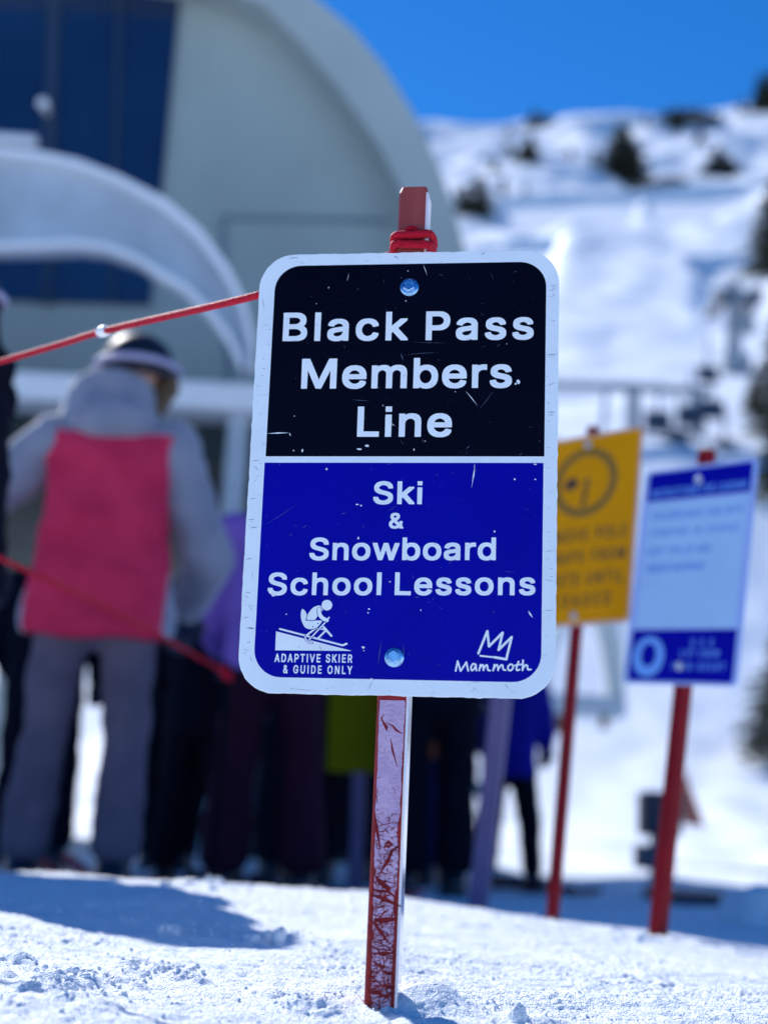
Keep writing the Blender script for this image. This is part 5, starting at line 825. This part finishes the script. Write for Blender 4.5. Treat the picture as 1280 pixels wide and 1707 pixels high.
gl = MB(OR); gq = [at(-700, -10, YW - .04), at(-560, -36, YW - .04), at(150, -44, YW - .04), at(304, -24, YW - .04), at(299, 0, YW - .04), at(268, 335, YW - .04), at(250, 508, YW - .04), at(0, 500, YW - .04), at(-700, 480, YW - .04)]
gl.prism(gq, [p + Vector((0, .1, 0)) for p in gq]); gg_ = gl.build('window', M['glass'], term)
mu = MB(OR)
for a, b_, w in (((92, -40), (82, 260), .05), ((85, 260), (78, 505), .04), ((-250, -40), (-270, 490), .05), ((200, -30), (188, 500), .02)):
    p, q_ = at(*a, YW - .07), at(*b_, YW - .07); mu.prism([p + Vector((-w, 0, 0)), p + Vector((w, 0, 0)), q_ + Vector((w, 0, 0)), q_ + Vector((-w, 0, 0))], [v + Vector((0, .06, 0)) for v in (p + Vector((-w, 0, 0)), p + Vector((w, 0, 0)), q_ + Vector((w, 0, 0)), q_ + Vector((-w, 0, 0)))])
mu.build('mullion', M['mullion'], gg_)
br = MB(OR); a, b_ = at(-60, 226, YW - .3), at(62, 236, YW - .3); br.tube([a, b_], .045, 10); br.build('highlight_bar', M['bright_metal'], term)  # bright bar standing in for a highlight line in the window
br = MB(OR); a = at(72, 172, YW - .25); br.cap(a, .045, a + Vector((0, .15, 0)), .03); br.build('lamp', M['bright_metal'], term)
sm2 = MB(OR)
def strip(a, b_, w=.025):
    p, q_ = at(*a, YW - .012), at(*b_, YW - .012); d = (q_ - p).normalized(); nn = Vector((-d.z, 0, d.x)) * w
    fr_ = [p + nn, p - nn, q_ - nn, q_ + nn]; sm2.prism(fr_, [v + Vector((0, .05, 0)) for v in fr_])
strip((372, 362), (650, 368)); strip((372, 366), (382, 680)); 
sm2.build('panel_seam', M['seam'], term)
# curved white entrance arch in front of the glass
bo_ = [(424, 610), (420, 565), (405, 505), (378, 450), (330, 385), (270, 335), (200, 298), (130, 271), (60, 256), (0, 250), (-60, 249)]
bi_ = [(400, 610), (378, 565), (348, 525), (308, 485), (262, 458), (230, 434), (175, 414), (130, 409), (60, 411), (0, 413), (-60, 414)]
def band(y0, y1, o_, i_):
    Q = []
    for src in (o_, i_):
        P_ = [at(a, b_, y0) for a, b_ in src]; cx = P_[-1].x; Q.append(P_ + [Vector((2 * cx - p.x, y0, p.z)) for p in reversed(P_[:-1])])
    m = len(Q[0]); mb = MB(OR); d = Vector((0, y1 - y0, 0)); vs = Q[0] + Q[1] + [p + d for p in Q[0]] + [p + d for p in Q[1]]
    q = lambda a, b2: [(a * m + i, a * m + i + 1, b2 * m + i + 1, b2 * m + i) for i in range(m - 1)]
    mb.add(vs, q(0, 1) + q(0, 2) + q(1, 3) + q(2, 3) + [(0, m, 3 * m, 2 * m), (m - 1, 2 * m - 1, 4 * m - 1, 3 * m - 1)]); return mb
ent = band(9.0, 9.2, bo_, bi_).build('entrance_arch', M['white_metal'], term)
def off(src, d): 
    return [(a + d * .55, b_ - d) if a > 250 else (a, b_ - d) for a, b_ in src]
band(8.9, 9.02, off(bo_, 6), off(bo_, -8)).build('bright_edge', M['bright_metal'], ent)
band(8.9, 9.02, off(bi_, 10), off(bi_, 0)).build('bright_edge', M['bright_metal'], ent)  # bright strip paints in the highlight along the arch's lower edge
kn = MB(OR)
for a, b_ in (((345, 440), (420, 600)), ((395, 560), (432, 600))): kn.tube([at(*a, 10.2), at(*b_, 10.2)], .06, 8)
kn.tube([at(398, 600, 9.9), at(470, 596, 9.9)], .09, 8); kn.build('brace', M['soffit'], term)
# deck below the wall, dark underside, legs
lg = MB(OR); zt = at(250, 655, 10.3).z; zb = at(250, 700, 10.3).z
lg.box((-9.6, 9.9, zb), (1.15, 11.2, zt)); lg.build('deck_edge', M['bright_metal'], term, bevel=.03)
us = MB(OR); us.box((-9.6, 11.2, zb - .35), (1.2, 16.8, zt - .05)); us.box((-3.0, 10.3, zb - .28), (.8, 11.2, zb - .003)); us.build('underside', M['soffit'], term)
for px_, yy_ in ((386, 10.1), (-330, 10.1), (700, 10.4), (385, 16.2), (-330, 16.2), (700, 16.2), (120, 13.5)):
    x_ = at(px_, 900, 10.2).x; c_ = MB(OR); c_.tube([(x_, yy_, ground(x_, yy_) - .3), (x_, yy_, zb - .002)], .075, 16)
    c_.tube([(x_, yy_, ground(x_, yy_) - .3), (x_, yy_, ground(x_, yy_) + .12)], .2, 16); c_.build('column', M['white_metal'], term, smooth=False)
# dark machine housing standing under the terminal
mh = empty('machine_housing', (-.75, 12.2, ground(-.75, 12.2)), 'dark drive housing under the lift terminal behind the crowd', 'machinery')
hb_ = MB(mh.location); g0 = ground(-.75, 12.2) - .2
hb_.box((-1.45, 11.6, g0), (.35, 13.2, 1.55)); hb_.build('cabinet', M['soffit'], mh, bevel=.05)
hb_ = MB(mh.location); hb_.box((-1.55, 11.5, 1.552), (.45, 13.3, 1.66)); hb_.build('lid', M['white_metal'], mh, bevel=.03)
for i in range(3): 
    d_ = MB(mh.location); d_.box((-1.38 + i * .58, 11.57, .25), (-.86 + i * .58, 11.6 - .002, 1.4)); d_.build('door', M['dark_box'], mh, bevel=.01)

# ------------------------------------------------------------------ things on the snow at the right
def box_stand():
    b_ = at(1085, 1480, 9.0); z_ = ground(b_.x, 9.0); rt_ = empty('control_stand', (b_.x, 9.0, z_), 'two dark boxes on a thin stand behind the post of the pale blue sign', 'equipment')
    org_ = rt_.location
    for (x0, x1, y0, y1, nm, mt) in ((1068, 1132, 1322, 1392, 'upper_box', M['dark_box']), (1062, 1112, 1410, 1448, 'lower_box', mat('charcoal_box', (.05, .06, .10), .5))):
        p, q_ = at(x0, y1, 9.0), at(x1, y0, 9.0); m = MB(org_); m.box((p.x, 8.9, p.z), (q_.x, 9.15, q_.z)); m.build(nm, mt, rt_, bevel=.02)
    m = MB(org_); m.tube([(b_.x + .05, 9.18, z_ - .1), (b_.x + .05, 9.18, at(1090, 1340, 9).z)], .03, 10); m.build('pole', M['tower_grey'], rt_)
box_stand()
p = at(1165, 1502, 7.0); zz = ground(p.x, 7.0); m = MB((p.x, 7.0, zz)); m.box((p.x - .17, 6.7, zz - .02), (p.x + .15, 7.5, zz + .05)); tag(m.build('rubber_mat', M['dark_box'], bevel=.01), 'black mat lying on the shaded snow right of the pale blue sign post', 'mat')
# folded orange safety flag net
p = at(1150, 1375, 13); zz = ground(p.x, 13); rt_ = empty('safety_net', (p.x, 13, zz), 'faded orange safety net drooping from a pole behind the pale blue sign post', 'net')
m = MB(rt_.location); a, b_, c_ = at(1122, 1240, 13), at(1138, 1375, 13), at(1172, 1378, 13); m.prism([a, b_, c_], [v + Vector((.02, .03, 0)) for v in (a, b_, c_)]); m.build('netting', mat('faded_orange_net', (.75, .22, .14), .7, var=.4, scale=8), rt_)
m = MB(rt_.location); m.tube([(a.x, 13.03, zz - .2), (a.x, 13.03, a.z + .1)], .02, 8); m.build('pole', M['tower_grey'], rt_)
# snow block in the shade at the right edge
p = at(1268, 1540, 5.2); m = MB((p.x, 5.2, ground(p.x, 5.2)))
for dx, dy, r_, h_ in ((0, 0, .09, .06), (.09, .05, .10, .05), (-.04, .12, .08, .04), (.16, 0, .10, .07), (.05, -.04, .07, .02)): m.cap((p.x + dx, 5.2 + dy, ground(p.x, 5.2) - .04), r_, (p.x + dx, 5.2 + dy, ground(p.x, 5.2) + h_), r_ * .9)
tag(fuse(m, 'snow_block', SNOW, None, .016, 5, .012, 14), 'lump of snow in blue shade at the right edge of the photo', 'snow block')

# chair of a lift with a grey bubble cover, hanging low behind the amber sign
cc = at(975, 1190, 25); ch = empty('lift_chair', (cc.x, 25, cc.z - .3), 'grey bubble covered lift chair hanging behind the red post of the amber sign', 'chair')
m = MB(ch.location); pr = [at(x, y_, 25) for x, y_ in ((900, 1150), (908, 1090), (930, 1030), (962, 985), (1000, 975), (1026, 1010), (1040, 1080), (1042, 1150), (1030, 1150), (1026, 1085), (1012, 1025), (992, 1000), (966, 1008), (940, 1045), (922, 1095), (914, 1150))]
m.prism(pr, [v + Vector((0, 1.0, 0)) for v in pr]); m.build('bubble', M['bubble'], ch)
m = MB(ch.location); a, b_ = at(992, 1010, 25.2), at(1034, 1160, 25.2); m.prism([a, at(1020, 1010, 25.2), at(1042, 1165, 25.2), at(1015, 1165, 25.2)], [v + Vector((0, .5, 0)) for v in (a, at(1020, 1010, 25.2), at(1042, 1165, 25.2), at(1015, 1165, 25.2))]); m.build('side_panel', M['bubble'], ch)
m = MB(ch.location); a, b_ = at(898, 1190, 25), at(1042, 1162, 25); m.box((a.x, 24.9, a.z), (b_.x, 25.7, b_.z)); m.build('seat', mat('grey_blue_seat', (.30, .38, .46), .6), ch, bevel=.04)
for q4_ in ((922, 1222, 950, 1192), (1000, 1215, 1012, 1192)):
    m = MB(ch.location); a, b_ = at(q4_[0], q4_[1], 25), at(q4_[2], q4_[3], 25); m.box((a.x, 24.9, a.z), (b_.x, 25.1, b_.z)); m.build('footrest', M['bark'], ch)
m = MB(ch.location); m.tube([at(968, 985, 25.4), at(975, 860, 25.4), at(1000, 760, 25.4), at(1010, 655, 25.4)], .05, 8); m.build('hanger', M['tower_grey'], ch)

# lift line: beam and trestles on the slope, a tower higher up, a cable
def on_slope(px, py, y0=22): 
    q_ = march(px, py, y0); return q_
fs_ = empty('lift_gantry', (at(1060, 760, 60).x, 60, ground(at(1060, 760, 60).x, 60)), 'pale grey horizontal lift gantry crossing the slope above the amber sign', 'gantry')
m = MB(fs_.location); a, b_ = at(880, 640, 60), at(1180, 652, 60); m.tube([a, b_], .21, 8); m.build('beam', M['tower_grey'], fs_)
for px_ in (905, 1055, 1160):
    a = at(px_, 655, 60); m = MB(fs_.location); w_ = .28; m.box((a.x - w_, 59.8, ground(a.x, 60) - 1), (a.x + w_, 60.2, a.z)); m.build('leg', M['tower_grey'], fs_)
for i, (px_, py_, s_) in enumerate(((1095, 700, 1.0), (1150, 690, 1.0), (1185, 680, .9), (1128, 730, .9), (1205, 745, .8), (1178, 622, .8))):
    c_ = at(px_, py_, 58); g_ = 'chairs on the lift line'; q_ = empty('lift_chair', c_, ['dark chair nearest the gantry post', 'dark chair under the right end of the gantry', 'dark chair just left of the lift tower foot', 'dark chair lowest above the pale blue sign', 'dark chair right of the red post tip', 'round dark chair above the gantry, left of the tower'][i], 'chair', g_)
    m = MB(c_); m.box((c_.x - .55 * s_, 57.8, c_.z - .5 * s_), (c_.x + .55 * s_, 58.0, c_.z + .35 * s_)); m.build('backrest', M['mullion'], q_, bevel=.08)
    m = MB(c_); m.box((c_.x - .55 * s_, 57.3, c_.z - .62 * s_), (c_.x + .55 * s_, 57.8, c_.z - .5 * s_)); m.build('seat', M['mullion'], q_, bevel=.04)
    m = MB(c_); m.tube([c_ + Vector((0, -.1, .35 * s_)), c_ + Vector((0, -.1, 1.6))], .07, 6); m.build('hanger', M['tower_grey'], q_)
yT = 95.0; tb = at(1222, 625, yT); tt_ = at(1230, 470, yT); gz = ground(tb.x, yT)
tw = empty('lift_tower', (tb.x, yT, gz), 'grey lift tower with a crossarm standing on the slope near the right edge', 'lift tower')
m = MB(tw.location); m.tube([(tb.x, yT, min(gz, tb.z) - 1), (tb.x, yT, tt_.z)], [.62, .42], 14); m.build('mast', M['tower_grey'], tw)
a, b_ = at(1186, 492, yT), at(1258, 494, yT); m = MB(tw.location); m.box((a.x, yT - .3, a.z - .5), (b_.x, yT + .3, a.z + .35)); m.build('crossarm', M['tower_grey'], tw)
for px_ in (1196, 1250):
    a = at(px_, 500, yT); m = MB(tw.location); m.box((a.x - .35, yT - 2.2, a.z - .6), (a.x + .35, yT + 2.2, a.z)); m.build('sheave_train', M['mullion'], tw)
a = at(1232, 545, yT); m = MB(tw.location); m.box((a.x - .2, yT - .8, a.z - .5), (a.x + .9, yT + .2, a.z + .5)); m.build('service_box', M['tower_grey'], tw)
a = at(1224, 605, yT); m = MB(tw.location); m.box((a.x - .9, yT - .9, a.z - .6), (a.x + .9, yT + .3, a.z + .4)); m.build('base_pad', M['tower_grey'], tw)

# ------------------------------------------------------------------ conifers and rocks
def conifer_mesh(seed, h, rad, dens):
    rg = random.Random(seed); mb = MB(); tr_ = MB()
    tr_.tube([(0, 0, -h * .06), (0, 0, h * .5), (0, 0, h * .97)], [h * .028, h * .018, h * .004], 8)
    zt_ = .10 * h
    while zt_ < h:
        f = 1 - zt_ / h; rr_ = rad * (f ** .75) * rg.uniform(.75, 1.15) + .02 * h; nb = max(4, int(dens * (.5 + f)))
        for i in range(nb):
            th = rg.uniform(0, 6.2832); L_ = rr_ * rg.uniform(.55, 1.15)
            if rg.random() < .12: continue
            m_ = max(2, int(L_ / (h * .035)))
            for j in range(m_):
                q_ = (j + .6) / m_; c = Vector((math.cos(th) * L_ * q_, math.sin(th) * L_ * q_, zt_ - L_ * q_ * .35 + rg.uniform(-.01, .01) * h)); s = h * .030 * rg.uniform(.7, 1.4)
                for _ in range(2):
                    d = Vector((math.cos(th + rg.uniform(-1, 1)), math.sin(th + rg.uniform(-1, 1)), rg.uniform(-.7, .25))).normalized(); e = d.cross(Vector((rg.uniform(-1, 1), rg.uniform(-1, 1), 1))).normalized()
                    mb.add([c - e * s * .45, c + d * s * 1.5, c + e * s * .45, c - d * s * .4], [(0, 1, 2, 3)])
        zt_ += h * .028
    return tr_, mb
VAR = []
for i, (rd, dn) in enumerate(((.26, 13), (.20, 11), (.32, 12))):
    t_, c_ = conifer_mesh(30 + i, 1.0, rd, dn); VAR.append((t_.mesh('trunk', M['bark']), c_.mesh('crown', M['needles'])))
def conifer(px, py, y, h, v, label, wide=1.0, group=None):
    """foot of the tree on the line of sight px,py (y None: where it meets the slope)"""
    if y is None:
        q_ = march(px, py, 25); 
        if q_ is None: return
        x, y = q_
    else: x = at(px, py, y).x
    z = ground(x, y); rt_ = empty('conifer', (x, y, z), label, 'tree', group)
    rt_.rotation_euler = (0, 0, px * .37); rt_.scale = (h * wide, h * wide, h)
    for nm, me in zip(('trunk', 'crown'), VAR[v]): link(bpy.data.objects.new(nm, me), rt_)
for a in [(1036, 290, None, 14, 2, 'large dark conifer alone high on the slope below the ridge', 1.7), (1056, 296, None, 11, 0, 'smaller conifer touching the large lone one on its right', 1.2), (882, 290, None, 7, 2, 'small conifer on the slope left of the large lone one', 1.5), (868, 282, None, 4, 0, 'tiny conifer left of the small one on the upper slope', 1.5),
          (800, 362, None, 8, 2, 'bushy conifer on the slope right of the terminal arch', 1.3), (775, 358, None, 6, 0, 'small conifer touching the terminal arch edge', 1.5), (1196, 275, None, 8, 2, 'low brown conifer above the long blue shadow', 1.7), (1215, 278, None, 5, 0, 'low conifer right of the brown one above the long blue shadow', 1.6),
          (1128, 205, None, 8, 2, 'dark conifer on the rocky notch of the ridge', 1.4), (1105, 196, None, 4.5, 0, 'small conifer left of the ridge notch', 1.4), (1268, 186, None, 13, 0, 'tall conifer standing on the ridge at the right corner', 1.3), (1284, 190, None, 14, 2, 'conifer cut by the right edge on the ridge', 1.0), (1236, 190, None, 5, 1, 'small conifer on the ridge left of the tall one', 1.5),
          (890, 196, None, 4, 2, 'small dark conifer on the left part of the ridge', 1.4), (990, 285, None, 4, 1, 'low shrubby conifer left of the large lone one', 1.6), (950, 265, None, 3, 0, 'tiny conifer dot on the upper left slope', 1.6), (1290, 440, 170, 13, 2, 'dark conifer cut by the right edge at mid slope', 1.2),
          (1294, 935, 60, 5.5, 2, 'dark conifer at the right edge beside the pale blue sign', .9), (1318, 960, 52, 6.5, 0, 'conifer behind the right edge just below mid height', 1.0), (1300, 1310, 34, 3.2, 2, 'low dark conifer at the right edge level with the sign posts', 1.15), (1258, 1040, 70, 2.0, 0, 'small grey conifer poking from snow at the right edge', 1.6),
          (1075, 215, None, 4, 1, 'small conifer below the ridge right of centre', 1.4), (1165, 245, None, 4, 0, 'small conifer between the ridge notch and the brown one', 1.6)]:
    conifer(*a, group='conifers on the mountain')
_rq = random.Random(77)
_ord = ['first', 'second', 'third', 'fourth', 'fifth', 'sixth', 'seventh', 'eighth', 'ninth', 'tenth', 'eleventh', 'twelfth', 'thirteenth', 'fourteenth']
_sp = sorted((_rq.uniform(745, 1285), _rq.uniform(210, 345)) for _ in range(14))
for i_, (px_, py_) in enumerate(_sp):
    conifer(px_, py_, None, _rq.uniform(1.6, 4.0), i_ % 3, 'tiny scattered conifer on the upper slope, %s from the left among the tiniest' % _ord[i_], 1.5, group='scattered small conifers on the mountain')
def rock(px, py, r_, label):
    q_ = march(px, py, 25)
    if not q_: return
    x, y = q_; z = ground(x, y); m = MB((x, y, z)); ph = Vector((px, py, 0)) * .1
    vs = []
    for v in iv:
        k_ = 1 + .45 * mnoise.noise(v * 1.3 + ph) + .25 * mnoise.noise(v * 3.1 + ph); vs.append((x + v.x * r_ * 1.6 * k_, y + v.y * r_ * k_, z + v.z * r_ * .8 * k_))
    m.add(vs, ifc); tag(m.build('rock', M['rock']), label, 'rock', 'rocks on the upper slope')
for a in [(1140, 200, 5.0, 'dark rock outcrop at the ridge notch'), (1202, 272, 4.0, 'brownish rock on the slope above the long blue shadow'), (1085, 302, 3.0, 'rock at the left end of the long blue shadow'), (1120, 292, 2.6, 'rock in the middle above the long blue shadow'), (905, 204, 3.6, 'rock on the ridge at left'), (1175, 196, 3.6, 'rock right of the ridge notch'), (780, 352, 2.4, 'rock beside the terminal arch edge')]:
    rock(*a)
